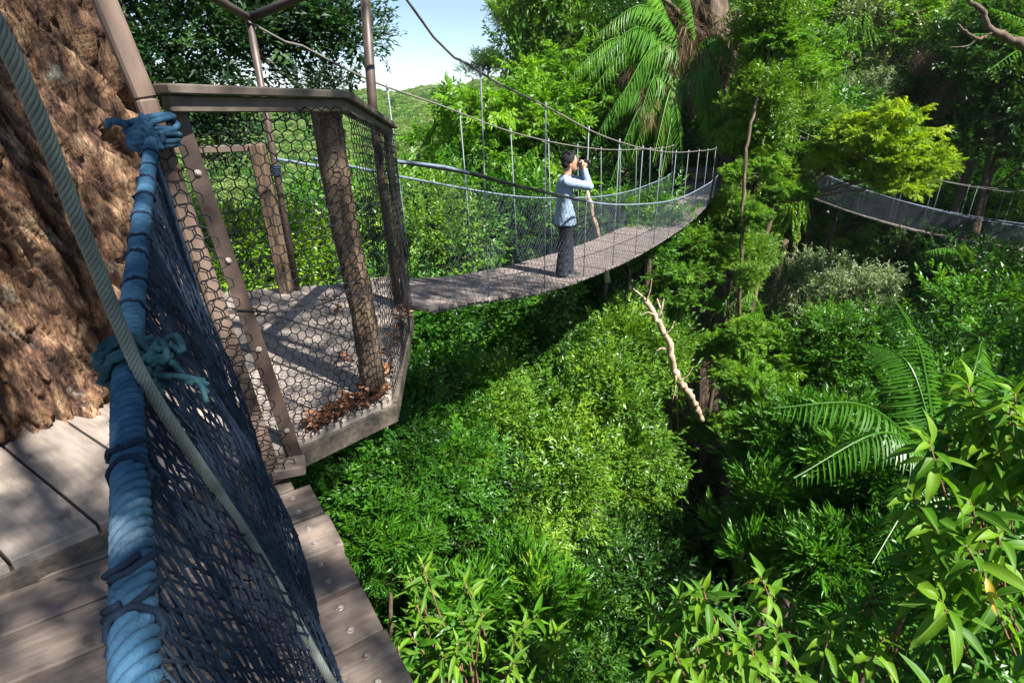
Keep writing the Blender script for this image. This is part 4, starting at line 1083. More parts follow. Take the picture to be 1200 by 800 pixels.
add('tiers', 535, 545, 8.6, .30, 'small feathery bright bush among the small leaved ones on the left slope', cat='bush')
add('lancy', 455, 640, 6.6, .55, 'narrow leaved bush nearest the lower plank ends', cat='bush')
add('shade', 575, 585, 9.6, .42, 'bush painted dark as the shaded gap left of the lowest vine mound', cat='bush')  # this dark bush and the next stand in for shaded gaps
add('shade', 655, 640, 10.2, .42, 'bush painted dark as the shaded gap right of the lowest vine mound', cat='bush')
add('silver', 660, 600, 10.0, .32, 'small greyish bush on the lower side of the vine mounds', cat='bush')
add('tiers', 440, 455, 9.5, .32, 'small bright tree peeping out below the platform corner')
add('lancy', 590, 720, 7.5, .8, 'shrub with glossy narrow leaves in the lower centre', cat='bush')
# --- the hub and the far wall of forest
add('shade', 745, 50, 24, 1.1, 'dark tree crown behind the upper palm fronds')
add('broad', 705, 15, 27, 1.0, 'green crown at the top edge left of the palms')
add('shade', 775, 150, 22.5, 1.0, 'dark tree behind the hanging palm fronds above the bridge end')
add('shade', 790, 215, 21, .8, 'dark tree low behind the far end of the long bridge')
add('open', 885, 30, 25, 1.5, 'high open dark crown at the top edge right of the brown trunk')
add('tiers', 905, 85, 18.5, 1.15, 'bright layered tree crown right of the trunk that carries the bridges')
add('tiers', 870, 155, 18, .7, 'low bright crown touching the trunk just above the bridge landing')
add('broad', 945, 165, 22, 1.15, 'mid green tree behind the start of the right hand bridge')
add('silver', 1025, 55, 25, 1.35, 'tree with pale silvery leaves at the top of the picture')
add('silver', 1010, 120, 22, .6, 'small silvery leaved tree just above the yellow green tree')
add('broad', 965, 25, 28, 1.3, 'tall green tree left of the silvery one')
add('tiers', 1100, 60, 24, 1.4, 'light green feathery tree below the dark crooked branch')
add('shade', 1180, 60, 20, 1.1, 'tree with shade painted into its leaves in the upper right corner')  # dark kind deepens the shaded corner by leaf colour
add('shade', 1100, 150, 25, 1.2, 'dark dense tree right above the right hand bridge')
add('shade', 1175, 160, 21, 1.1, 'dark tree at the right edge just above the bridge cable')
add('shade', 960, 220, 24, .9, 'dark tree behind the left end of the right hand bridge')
add('shade', 1140, 100, 27, 1.2, 'tree with painted shade behind the two others at upper right, partly under dead fronds')  # dark kind again, shade carried by the leaf colour
yt = empty('forest_tree', (7.4, 15.4, gz(7.4, 15.4)), 'yellow green tree in full sun in front of the right hand bridge', 'tree')
yb = at(915, 238, 16.4); YC = []
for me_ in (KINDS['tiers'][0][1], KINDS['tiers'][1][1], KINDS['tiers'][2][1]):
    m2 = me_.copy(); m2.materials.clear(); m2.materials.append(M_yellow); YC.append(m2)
limb(yt, [(7.4, 15.4, gz(7.4, 15.4) - .2), (7.3, 15.4, -7), tuple(at(898, 270, 16.4)), tuple(yb)], .10, .06, 'trunk')
for k, (px, py, d, s_2) in enumerate([(1030, 175, 15.2, .66), (1000, 165, 15.6, .45), (1062, 205, 15.0, .48), (1088, 190, 15.3, .26), (1108, 196, 15.4, .18), (985, 190, 16.2, .32), (945, 180, 16.5, .22), (1045, 145, 15.6, .35), (1078, 218, 15, .2), (912, 226, 16.0, .26), (942, 226, 16.0, .2), (925, 205, 16.3, .26), (965, 195, 16, .26)]):
    p = at(px, py, d); limb(yt, [tuple(yb), tuple(yb * .45 + p * .55 + Vector((0, 0, .1))), tuple(p)], .035, .012)
    link('crown', YC[k % 3] if k not in (5, 6, 9, 10) else KINDS['tiers'][k % 3][1], yt, p - yt.location, (0, 0, k * 1.1), s_2)
# --- under the right-hand bridge
add('silver', 935, 345, 19, .75, 'vine hung tree with whitish leaves left below the right hand bridge')
add('silver', 1010, 360, 18, .7, 'pale leaved tree under the middle of the right hand bridge')
add('shade', 1080, 330, 21, .9, 'dark tree in the gap under the right hand bridge')
add('shade', 1170, 350, 17, .9, 'dark tree below the bridge at the right edge')
add('broad', 1000, 420, 15, .7, 'sunlit tree over the arching fern fronds')
add('tiers', 880, 420, 16, .72, 'bright feathery tree beside the slender trunk under the landing')
add('tiers', 800, 335, 16, .5, 'small bright crown just under the far end of the long bridge deck')
add('tiers', 868, 270, 17.5, .5, 'bright leaf cluster on the slender trunk right below the landing')
add('tiers', 905, 480, 14.5, .6, 'bright low tree at the edge of the dark ravine')
add('lancy', 930, 575, 12, 1.2, 'shaded narrow leaved tree right of the ravine')
add('lancy', 960, 560, 11, 1.1, 'narrow leaved tree directly below the arching fronds')
add('lancy', 1050, 600, 9, 1.0, 'narrow leaved tree under the lowest drooping frond')
add('lancy', 940, 655, 9.5, 1.0, 'deep green narrow leaved bush on the shaded slope', cat='bush')
add('lancy', 1015, 680, 7.8, .8, 'narrow leaved bush between the ravine and the large leaved shrub', cat='bush')
add('broad', 1100, 470, 12, .75, 'green tree behind the top of the large leaved shrub')
add('broad', 1180, 420, 13, .8, 'green tree at the right edge between bridge and large leaved shrub')

# --- unseen trees added beyond the right edge to shade the slope
for k, (x, y, z, s) in enumerate([(14.5, 6.8, 1.5, .7), (18, 9.5, 3.5, .9), (20, 14.5, 3.0, 1.0), (25.5, 21, 7, 1.5), (30, 19, 7.5, 1.5)]):
    add_tree('shade', (x, y, z), s, 'unseen tall tree added beyond the right edge to shade the slope', 'tree', group='unseen shade trees beyond the right edge')

# --- tree behind the platform, backlit darkness painted into its leaves
kb = empty('forest_tree', (-6.3, 9.0, gz(-6.3, 9.0)), 'tree painted dark as if backlit against the sky above the platform top rail', 'tree')
K0 = kb.location.copy()
limb(kb, [(-6.3, 9.0, gz(-6.3, 9) - .2), (-6.1, 8.8, -2), (-5.9, 8.6, 1.5), (-5.4, 8.2, 4.2)], .28, .14, 'trunk')
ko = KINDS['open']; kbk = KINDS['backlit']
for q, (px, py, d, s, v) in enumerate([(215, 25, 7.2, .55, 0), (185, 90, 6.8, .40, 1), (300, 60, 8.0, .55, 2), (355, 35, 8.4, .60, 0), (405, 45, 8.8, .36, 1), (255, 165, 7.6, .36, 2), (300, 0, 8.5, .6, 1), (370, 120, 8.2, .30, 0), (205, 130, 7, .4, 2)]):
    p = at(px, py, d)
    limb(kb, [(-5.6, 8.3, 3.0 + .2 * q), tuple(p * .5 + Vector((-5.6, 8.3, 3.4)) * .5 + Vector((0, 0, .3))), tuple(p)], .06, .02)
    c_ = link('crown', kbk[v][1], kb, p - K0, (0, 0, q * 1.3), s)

# --- the giant tree's crown overhead (throws the dappled shade)
gl = giant.location
for q, (P0, t_, s, v) in enumerate([((-1.2, 3.2, 0), 8.5, .70, 0), ((-2.0, 1.3, 0), 8.8, .36, 1), ((-.55, 1.35, 0), 8.6, .50, 2), ((-1.0, 1.0, .3), 9.4, .45, 1), ((-.2, 5.6, -.3), 9.5, .80, 0), ((-2.3, 2.4, 2.2), 8.0, .5, 2)]):
    p = Vector(P0) + SUN * t_
    c_ = link('crown', ko[v][1], giant, p - gl, (0, 0, q * 2.1), s)
    mb = MB(); a = Vector((-2.6, 2.6, 7.2 + .15 * q)); mb.add(*tube(spline([a, (a + p) / 2 + Vector((0, 0, 1.1)), p], 10), np.linspace(.13, .04, 10), 7)); mb.obj('branch', M_trunk, giant)

# ------------------------------------------------------------------ the trunk that carries both bridges
hx = aty(856, 150, 19.7)
hub = empty('giant_tree', (6.9, 19.7, gz(6.9, 19.7)), 'great brown trunk that carries the far ends of both bridges', 'tree')
P = spline([aty(824, 560, 19.0), aty(828, 420, 19.2), aty(834, 300, 19.4), aty(852, 200, 19.6), aty(858, 120, 19.7), aty(838, 40, 19.9), aty(828, -60, 20.2), aty(820, -140, 20.4)], 60)
V, F = tube(P, np.interp(np.linspace(0, 1, 60), [0, .12, .5, .8, 1], [.85, .60, .46, .42, .3]), 40)
nn = noise3(V * np.array([1, 1, .35]), 2.2, 5.); n2 = noise3(V * np.array([1, 1, .4]), 7.0, 9.); ctr_ = np.repeat(P, 40, 0); ctr_ = np.concatenate([ctr_, P[:1], P[-1:]])
dd = V - ctr_; V = ctr_ + dd * (1 + .45 * nn + .2 * n2)[:, None]
mb = MB(); mb.add(V, F); mb.obj('trunk', M_trunk, hub)
for k in range(8):
    a = aty(846 + rnd.uniform(-8, 8), 215, 19.3); mb = MB()
    b = aty(822 + k * 5, rnd.uniform(420, 580), 19.0 - .05 * k)
    mb.add(*tube(spline([aty(848 + rnd.uniform(-10, 10), rnd.uniform(90, 170), 19.2), a, aty(830 + k * 3, 330, 19.0), b], 16), rnd.uniform(.03, .075), 7)); mb.obj('aerial_root', M_pale if k % 3 == 0 else M_trunk, hub)
for (a, b, c2) in (((850, 60), (905, 30), (960, 10)), ((850, 40), (880, 5), (930, -20)), ((840, 60), (800, 20), (770, -10)), ((852, 175), (838, 196), (832, 205))):
    limb(hub, [aty(*a, 19.7), aty(*b, 19.6), aty(*c2, 19.5)], .13, .05)
# small landing between the bridges
land = empty('bridge_landing', (6.9, 18.9, -.72), 'small timber landing with rail around the great brown trunk', 'platform')
for k in range(9):
    o = link('plank', npmesh('landing plank', *[(lambda V, F: (V, MB().add(V, F).f[0]))(*box((2.5, .19, .04), .005))][0], M_deck), land, (-.05 + .02 * (k % 3), -.75 + .2 * k, 0))
for a, b in (((-1.2, -.85, -.08), (1.2, -.85, -.08)), ((-1.2, .85, -.08), (1.2, .85, -.08)), ((-1.2, -.8, .10), (-1.25, .8, .10))):
    pbar('beam', Vector(a) + land.location, Vector(b) + land.location, .08, .1, M_rail, root=land)

# slender trunk right of the landing
sl = empty('forest_tree', (0, 0, 0), 'slender twisting trunk with sparse bright leaves rising past the landing', 'tree')
sb = aty(856, 560, 15.2); sl.location = (sb.x, sb.y, gz(sb.x, sb.y))
limb(sl, [(sb.x, sb.y, gz(sb.x, sb.y) - .2), aty(862, 470, 14.9), aty(868, 300, 14.9), aty(872, 200, 15.2), aty(884, 130, 15.7), aty(900, 70, 16.4), aty(905, 30, 16.8)], .06, .035, 'trunk', n=44, rough=.35)
limb(sl, [aty(882, 140, 17), aty(865, 100, 17), aty(858, 60, 17)], .05, .02)
limb(sl, [aty(868, 300, 16.6), aty(835, 290, 16.2), aty(815, 285, 16)], .035, .015)
for (px, py, d, s) in ((874, 388, 14.6, .24), (852, 440, 14.7, .24), (884, 255, 14.9, .24), (878, 325, 14.8, .20), (850, 495, 14.7, .24), (862, 205, 15, .22), (905, 60, 15.0, .5), (905, 22, 15, .5), (815, 285, 16, .3), (893, 112, 15, .42), (925, 90, 15.3, .5), (868, 165, 15.8, .36), (900, 150, 15.5, .42), (893, 195, 15.7, .34), (858, 240, 16.0, .24), (850, 300, 16, .32), (888, 300, 16.2, .30), (935, 130, 17, .4), (875, 425, 15.8, .34), (830, 410, 16, .3), (825, 505, 15.6, .3)):
    link('crown', (KINDS['tiers'] if int(px + py) % 3 else KINDS['glossy'])[int(px) % 2][1], sl, at(px, py, d) - sl.location, (0, 0, px), s)
g = np.random.default_rng(91)
for k, (px, py, d, n_) in enumerate([(845, 110, 18.6, 5), (870, 60, 19, 5), (915, 175, 18.6, 6), (835, 235, 18.6, 4), (705, 40, 20, 6), (745, 30, 19.5, 5), (935, 240, 18.8, 5), (860, 330, 18.2, 5), (1000, 30, 22, 6)]):
    c_ = np.array([tuple(at(px + g.uniform(-14, 14), py + g.uniform(-14, 14), d)) for _ in range(n_)])
    V, F, t = foliage('string', c_, np.full(n_, .35), 5, g, flat=.6, lift=-2.6, jit=.25, under=1)
    link('vine_curtain', npmesh('vine curtain', V - np.array(hub.location), F, M_small if k % 2 else M_bright, t), hub)
# broken pale branch, leaning stem, crooked branch, lianas
br_ = empty('broken_branch', aty(838, 545, 11.3), 'broken pale branch jutting from the dark ravine up towards the bridge', 'branch')
limb(br_, [aty(822, 492, 12.6), aty(812, 470, 11.9), aty(804, 458, 11.3), aty(792, 440, 11.0), aty(784, 405, 10.9), aty(772, 378, 10.9), aty(757, 352, 10.9)], .095, .06, 'limb', M_pale, 12, 44, .2)
for pts in ([(792, 440), (791, 455), (788, 470)], [(757, 353), (750, 345), (742, 338)], [(772, 372), (776, 358), (778, 350)], [(784, 410), (775, 408), (768, 412)]):
    limb(br_, [aty(*p, 10.9) for p in pts], .03, .01, 'twig', M_pale, 6, 8)
for pts in ([(757, 353), (762, 340), (764, 326)], [(766, 368), (758, 366), (750, 370)], [(797, 446), (806, 440), (812, 430)], [(778, 392), (786, 386), (790, 376)]):
    limb(br_, [aty(*p, 10.8) for p in pts], .016, .005, 'twig', M_pale, 5, 8)
ls = empty('leaning_stem', aty(708, 300, 12.6), 'thin leaning bare stem right behind the man', 'branch')
limb(ls, [aty(712, 330, 12.8), aty(703, 283, 12.4), aty(694, 250, 12.3), aty(688, 225, 12.3), aty(683, 205, 12.4)], .07, .035, 'stem', M_pale, 9, 26)
cb = empty('crooked_branch', aty(1185, 48, 15), 'dark crooked forked branch in front of the leaves at upper right', 'branch')
limb(cb, [aty(1260, 120, 15), aty(1205, 60, 15), aty(1184, 46, 15), aty(1160, 34, 15), aty(1150, 14, 15), aty(1128, -6, 15.2)], .13, .045, 'limb')
limb(cb, [aty(1164, 36, 15), aty(1148, 46, 15), aty(1130, 36, 15), aty(1122, 28, 15)], .05, .02, 'limb')
limb(cb, [aty(1146, 44, 15), aty(1134, 54, 15), aty(1112, 56, 15)], .03, .012, 'limb')
for k, (pts, lb) in enumerate([(([1054, 262], [1066, 300], [1075, 360], [1074, 440]), 'long curved vine hanging from the right hand bridge deck'), (([770, 350], [790, 430], [797, 560], [800, 640]), 'straight pale vine hanging in the dark ravine'), (([920, 300], [922, 340], [920, 400], [922, 410]), 'mossy vine hanging below the left end of the right hand bridge')]):
    o = empty('hanging_vine', aty(*pts[0], 17.5 if k == 0 else 14), lb, 'vine'); limb(o, [aty(*p, [18.6, 13.5, 17.5][k]) for p in pts], .022, .014, 'stem', M_pale if k == 1 else M_trunk, 6, rough=.6)
lg = empty('fallen_branch', aty(452, 636, 7.4), 'thin dead stem lying across the bushes below the plank ends', 'branch')
limb(lg, [aty(395, 640, 6.2), aty(430, 634, 6.5), aty(470, 633, 6.8), aty(505, 626, 7.2)], .016, .008, 'stem', M_pale, 6)

# stones in the bed of the ravine
for k, (px, py, s) in enumerate([(800, 612, .35), (822, 618, .28), (812, 640, .4), (840, 600, .3), (790, 660, .35), (830, 660, .25)]):
    p = at(px, py, 15.5); z = gz(p.x, p.y); g = np.random.default_rng(k)
    u_, v_ = np.meshgrid(np.linspace(0, 2 * np.pi, 17)[:-1], np.linspace(0, np.pi, 10)); V = np.stack([np.cos(u_) * np.sin(v_), np.sin(u_) * np.sin(v_), np.cos(v_)], -1).reshape(-1, 3)
    V = V * (1 + .35 * noise3(V, 1.6, k * 5.)[:, None]) * np.array([1, .8, .55])
    i = np.arange(9)[:, None] * 16; j = np.arange(16)[None]; j2 = (j + 1) % 16; F = np.stack([i + j, i + 16 + j, i + 16 + j2, i + j2], -1).reshape(-1, 4)
    o = link('boulder', npmesh('boulder', V, MB().add(V, F).f[0], M_rock, smooth=True), None, (p.x, p.y, z + s * .25), (0, 0, k), s)
    tag(o, ['grey stone in the ravine bed, leftmost of the upper pair', 'smallest grey stone between the two upper ones in the ravine', 'large grey stone lying in the middle of the ravine bed', 'grey stone touching the foot of the great trunk', 'grey stone lowest and furthest left in the ravine bed', 'small grey stone lowest and furthest right in the ravine bed'][k], 'stone', 'stones in the ravine bed')

# ------------------------------------------------------------------ palm and fern fronds
def frond_geo(P, n, ll, lw, droop, seed, hang=0.0):
    """feather leaf along the curve P: leaflets left and right"""
    g = np.random.default_rng(seed); T, U, W = frames(P); m = len(P); parts = []
    t = np.linspace(.14, .99, n); Ls = ll * np.interp(t, [0, .2, .5, .85, 1], [.55, .9, 1, .65, .25])
    for sd in (-1, 1):
        idx = t * (m - 1); i0 = idx.astype(int); f = idx - i0; i1 = np.minimum(i0 + 1, m - 1)
        c_ = P[i0] * (1 - f)[:, None] + P[i1] * f[:, None]; tt = T[i0]
        side = np.cross(tt, np.array([0, 0, 1.0])); side /= np.linalg.norm(side, axis=1)[:, None] + 1e-6
        D = side * sd * (1 - hang * .55) + tt * .55 + np.array([0, 0, -droop - hang]) + g.normal(0, .07, (n, 3)); D /= np.linalg.norm(D, axis=1)[:, None]
        upv = np.cross(D, tt) * sd; upv /= np.linalg.norm(upv, axis=1)[:, None] + 1e-6
        upv = np.where(upv[:, 2:3] < 0, -upv, upv); Y = np.cross(upv, D); Z = np.cross(D, Y)
        R = np.stack([D, Y, Z], -1)
        parts.append(place(leaf_m(1.0, lw / ll, .35, .28 + hang * .3, nseg=4), R, c_, Ls * g.uniform(.9, 1.1, n), g.normal(.45, .07, n)))
    V, F, tn = joinm(parts)
    rv, rf = tube(P, np.linspace(.016, .005, m) * (1 + ll), 6)
    return np.concatenate([V, rv]), np.concatenate([F, rf + len(V)]), np.concatenate([tn, np.full(len(rv), .45)])
def frond(parent, a, tip, arch, n=34, ll=.36, lw=.04, droop=.2, seed=0, mat=None, hang=0.0, name='frond'):
    a = np.array(a); b = np.array(tip); m = a * .45 + b * .55 + np.array([0, 0, arch]); q = a * .8 + b * .2 + np.array([0, 0, arch * .62])
    P = spline([a, q, m, b], 24); V, F, t = frond_geo(P, n, ll, lw, droop, seed, hang)
    org = np.array(parent.location); return link(name, npmesh(name, V - org, F, mat or M_palm, t), parent)
fe = empty('tree_fern', at(1098, 560, 8.4), 'palm like fern with long arching feather fronds on the right slope', 'fern')
fb = np.array(at(1098, 560, 8.4)); g0 = gz(fb[0], fb[1]); fe.location = (fb[0], fb[1], g0)
limb(fe, [(fb[0] + .2, fb[1], g0 - .2), (fb[0] + .1, fb[1] + .1, (g0 + fb[2]) / 2), tuple(fb)], .10, .06, 'trunk')
for k, (px, py, d, ar) in enumerate([(905, 478, 7.6, .62), (930, 560, 7.0, .75), (1022, 660, 6.8, .5), (1045, 345, 9.6, .45), (1150, 400, 9.2, .55), (1010, 400, 9.4, .7), (1175, 590, 8.0, .5), (1085, 655, 7.2, .5)]):
    frond(fe, fb, at(px, py, d), ar, 46, .54, .052, .65, k, mat=M_lance)  # duller leaf green stands in for shade on these fronds
# a small single frond near the slender trunk
o = empty('small_palm', aty(890, 345, 15.5), 'single curved frond catching the sun right of the slender trunk', 'palm'); frond(o, aty(892, 372, 15.5), aty(868, 352, 15.2), .45, 22, .35, .04, .35, 5)
for q, (lb, bx, by, bd, tips) in enumerate([
    ('dark palm fronds in the gap below the right hand bridge', 1135, 330, 16.5, [(1085, 295, .5), (1100, 350, .4), (1165, 300, .4), (1190, 330, .4), (1130, 285, .2), (1150, 380, .4)]),
    ('pale fronds in the sun at the top right corner', 1236, 75, 15, [(1140, 40, .3), (1155, 85, .5), (1180, 20, .2), (1160, 10, .3)]),
    ('dim fern fronds low on the shaded slope left of the tree fern', 915, 625, 11, [(880, 650, .4), (900, 680, .4), (940, 670, .4), (950, 610, .4)])]):
    b0 = at(bx, by, bd); o = empty('small_palm', (b0.x, b0.y, gz(b0.x, b0.y)), lb, 'palm')
    if q != 1: limb(o, [(b0.x, b0.y, gz(b0.x, b0.y)), tuple(b0)], .06, .05, 'trunk', n=6)
    for k, (x, y, ar) in enumerate(tips): frond(o, b0, at(x, y, bd - .6), ar, 30, .38, .045, .3, k + 10 * q)
# climbing palm high on the great trunk
pc = at(800, 75, 16.9); pa2 = empty('climbing_palm', pc, 'climbing palm with long drooping fronds and dry skirts above the far bridge end', 'palm')
for k, (bx, by, tx, ty, td, ar, hg) in enumerate([
    (800, 70, 700, 70, 17.2, .9, .35), (800, 75, 690, 110, 16.8, 1.1, .45), (795, 85, 705, 150, 16.6, .9, .5), (790, 90, 740, 185, 16.8, .6, .5), (800, 90, 775, 205, 17, .5, .5),
    (805, 85, 845, 150, 17, .8, .5), (800, 60, 735, 20, 17.5, .7, .3), (800, 55, 700, 40, 17.6, .9, .3), (770, 120, 715, 215, 16.6, .8, .5), (770, 115, 690, 175, 16.5, .9, .5), (775, 120, 800, 200, 17, .9, .4), (810, 60, 870, 100, 17.5, .8, .4),
    (800, 70, 720, 130, 15.6, 1.0, .5), (795, 95, 765, 190, 16, .7, .5), (805, 90, 830, 165, 16, .7, .5), (790, 75, 690, 90, 16, 1.1, .4), (810, 75, 850, 120, 16.2, .8, .5),
    (815, 50, 800, -20, 18, .2, .3), (790, 60, 760, -10, 18, .4, .3), (780, 110, 745, 150, 16.2, .9, .4), (825, 90, 835, 175, 17.4, .3, .5), (760, 60, 672, 85, 17.4, .6, .4), (815, 95, 868, 165, 17.2, .6, .4)]):
    frond(pa2, at(bx, by, 16.9), at(tx, ty, min(td, 16.2)), ar, 38, .78, .058, .38, k + 50, hang=hg)
g = np.random.default_rng(4)
dryc = np.array([tuple(at(px, py, d)) for px, py, d in ((812, 20, 17.0), (822, 50, 16.8), (800, 45, 16.7), (832, 15, 17.2), (838, 65, 17.0), (815, 75, 16.7)  , (790, 30, 16.7), (805, 0, 17.0), (820, 110, 16.8), (828, 30, 16.6), (808, 60, 16.4), (785, 5, 16.8), (842, 85, 17.1), (795, 100, 16.4), (850, 10, 17.2), (765, 45, 16.6), (830, 95, 17.0), (770, 70, 16.5), (752, 90, 16.3), (760, 130, 16.2), (845, 40, 17.2), (700, 135, 20))])
V, F, t = foliage('dry', dryc, np.full(len(dryc), .36), 13, g, flat=1.0, lift=-.6, jit=.4, under=1.0)
link('dry_skirt', npmesh('dry skirt', V - np.array(pc), F, M_dead, t), pa2)
# dead trailing tangle on the upper right wall of forest
for k, (px, py, d, lb) in enumerate([(1090, 60, 21, 'grey tangle of dead fronds in the light green tree at upper right'), (1115, 100, 21, 'dead hanging fronds below the grey tangle at upper right')]):
    c_ = np.array([tuple(at(px + dx, py + dy, d)) for dx, dy in ((0, 0), (8, 14), (-8, 6))]); V, F, t = foliage('dry', c_, np.full(3, .32), 12, g, flat=1.0, lift=-.4, jit=.5, under=1)
    o = link('dead_fronds', npmesh('dead fronds', V - c_[0], F, M_dead, t), None, tuple(c_[0])); tag(o, lb, 'dead fronds')

# ------------------------------------------------------------------ large leaved shrubs close to the camera: every big leaf a part
BL = [npmesh('large leaf', *leaf_m(.205, .064, .30, dr, wv, 6), M_big, np.full(21, tn), True) for dr, wv, tn in ((.35, .2, .42), (.5, -.2, .55), (.2, .1, .35), (.65, .3, .62), (.4, -.3, .75))]
YL = npmesh('yellowed leaf', *leaf_m(.18, .05, .35, .5, .2, 6), M_yellowed, np.full(21, .5), True)
NL = [npmesh('narrow leaf', *leaf_m(.15, .034, .35, dr, .2, 5), M_big, np.full(18, tn), True) for dr, tn in ((.3, .5), (.5, .68), (.15, .8), (.4, .35))]
def big_shrub(name, label, base, shoots, meshes, per, size, seed, budget, down=.35, name_leaf='leaf', wh=.34, yellow=()):
    g = np.random.default_rng(seed); e = empty(name, (base[0], base[1], gz(base[0], base[1])), label, 'bush')
    E0_ = np.array(e.location); n = 0; rest = []; st = MB()
    order = sorted(shoots, key=lambda s: np.linalg.norm(np.array(s) - np.array([0, 0, CZ])))
    for tip in order:
        tip = np.array(tip); b = np.array(base) + g.normal(0, .12, 3)
        mid = b * .35 + tip * .65 + np.array([g.normal(0, .06), g.normal(0, .06), -.05 + g.normal(0, .05)])
        P = spline([b, mid, tip], 14); st.add(*tube(P, np.linspace(.016, .0045, 14), 6))
        T = P[-1] - P[-4]; T /= np.linalg.norm(T); ref = np.cross(T, [0, 0, 1.]); ref /= np.linalg.norm(ref); r2 = np.cross(T, ref)
        for k in range(per):
            f = k / per; c_ = tip - T * (f ** 1.1) * wh; a = k * 2.4 + g.uniform(-.4, .4)
            D = T * (.85 - .55 * f) + (ref * math.cos(a) + r2 * math.sin(a)) * (.45 + .7 * f) + np.array([0, 0, -down * (f + .3)]); D /= np.linalg.norm(D)
            Y = np.cross([0, 0, 1.], D) + g.normal(0, .25, 3); Y /= np.linalg.norm(Y); Z = np.cross(D, Y); Z /= np.linalg.norm(Z); Y = np.cross(Z, D)
            s = size * g.uniform(.7, 1.2) * (.6 + .5 * min(1, f * 3)); M = Matrix(((D[0], Y[0], Z[0]), (D[1], Y[1], Z[1]), (D[2], Y[2], Z[2])))
            if n < budget:
                me = YL if (n in yellow) else meshes[(4 if len(meshes) > 4 else 2) if (f < .15 and g.random() < .6) else int(g.integers(0, len(meshes)))]
                o = link(name_leaf, me, e); o.location = Vector(c_ - E0_); o.rotation_euler = M.to_euler(); o.scale = (s, s, s)
            else: rest.append((c_, np.array(M), s))
            n += 1
    org = tuple(E0_); st_o = link('stem', st.mesh('shrub stems', M_twig, True, org), e)
    if rest:
        V, F, t = place(leaf_m(.19, .048, .35, .4, .2, 4), np.array([r[1] for r in rest]), np.array([r[0] for r in rest]) - E0_, [r[2] for r in rest], g.normal(.45, .12, len(rest)))
        o = link('foliage', npmesh('shrub foliage', V, F, M_lance, t), e); o['kind'] = 'stuff'
    return e
g = np.random.default_rng(8)
sh = []
for k in range(100):
    px = g.uniform(1058, 1240); top = np.interp(px, [1050, 1100, 1150, 1200, 1250], [640, 470, 430, 440, 440]); py = g.uniform(top, 840)
    sh.append(tuple(at(px, py, g.uniform(2.9, 4.4))))
big_shrub('large_leaved_shrub', 'large leaved shrub with long glossy drooping leaves filling the right foreground', tuple(at(1230, 900, 4.6)), sh, BL, 14, 1.05, 5, 290, .75, yellow=(40, 77))
sh = []
for k in range(85):
    px = g.uniform(745, 1090); top = np.interp(px, [740, 800, 880, 960, 1060], [700, 690, 670, 700, 660]); py = g.uniform(top, 840)
    sh.append(tuple(at(px, py, g.uniform(3.3, 4.6))))
big_shrub('large_leaved_shrub', 'spreading shrub of pointed leaves along the bottom edge right of the ravine', tuple(at(930, 960, 5.0)), sh, BL, 14, .80, 6, 290, .5, yellow=(31,))
sh = []
for k in range(46):
    px = g.uniform(455, 670); top = np.interp(px, [450, 500, 560, 650], [720, 640, 670, 720]); py = g.uniform(top, 830)
    sh.append(tuple(at(px, py, g.uniform(4.4, 5.6))))
big_shrub('large_leaved_shrub', 'shrub with narrow leaves on reddish twigs below the bolted plank ends', tuple(at(560, 880, 6.0)), sh, NL, 12, 1.15, 7, 260, .25)


# ------------------------------------------------------------------ the air
hz = newmat('humid air')[0]; t = hz.node_tree
o_ = N(t, 'ShaderNodeOutputMaterial'); v_ = N(t, 'ShaderNodeVolumePrincipled'); v_.inputs['Density'].default_value = 0.00015; v_.inputs['Color'].default_value = (.82, .9, 1.0, 1)
t.links.new(v_.outputs[0], o_.inputs['Volume'])
V, F = box((1500, 2000, 220)); mb = MB(); mb.add(V + np.array([0, 700, -60]), F); ho = mb.obj('haze', hz, None, False); ho['kind'] = 'stuff'; ho['label'] = 'thin humid air that pales the far hill'

# ------------------------------------------------------------------ the man with binoculars
MZ = 2.75
def ell(c, r, n=14, m=10):
    u_, v_ = np.meshgrid(np.linspace(0, 2 * np.pi, n + 1)[:-1], np.linspace(0, np.pi, m)); V = np.stack([np.cos(u_) * np.sin(v_), np.sin(u_) * np.sin(v_), np.cos(v_)], -1).reshape(-1, 3) * np.array(r) + np.array(c)
    i = np.arange(m - 1)[:, None] * n; j = np.arange(n)[None]; j2 = (j + 1) % n
    return V, np.stack([i + j, i + n + j, i + n + j2, i + j2], -1).reshape(-1, 4)
def loft(secs, n=20):
    """secs: (cx, cy, z, rx, ry)"""
    a = np.linspace(0, 2 * np.pi, n, endpoint=False); V = []
    for cx, cy, z, rx, ry in secs: V += [(cx + rx * math.cos(q), cy + ry * math.sin(q), z) for q in a]
    V = np.array(V); m = len(secs); i = np.arange(m - 1)[:, None] * n; j = np.arange(n)[None]; j2 = (j + 1) % n
    F = np.stack([i + j, i + j2, i + n + j2, i + n + j], -1).reshape(-1, 4); F = np.concatenate([F[:, [0, 1, 2]], F[:, [0, 2, 3]]])
    V = np.concatenate([V, [(secs[0][0], secs[0][1], secs[0][2]), (secs[-1][0], secs[-1][1], secs[-1][2])]]); e = len(V); jj = np.arange(n); j3 = (jj + 1) % n
    return V, np.concatenate([F, np.stack([np.full(n, e - 2), j3, jj], -1), np.stack([np.full(n, e - 1), (m - 1) * n + jj, (m - 1) * n + j3], -1)])
mt = 3.12; mc = main_ctr(mt); rr_ = np.array([dirm[1], -dirm[0]]); mpos = (mc[0] + rr_[0] * .34, mc[1] + rr_[1] * .34, z_deck(mt) + .018)
man = empty('person', mpos, 'man in light blue long sleeved shirt and dark trousers raising binoculars on the bridge', 'person')
man.rotation_euler = (0, 0, .10); man.scale = (.955, .955, .955)
tex = bpy.data.textures.new('cloth folds', 'CLOUDS'); tex.noise_scale = .11
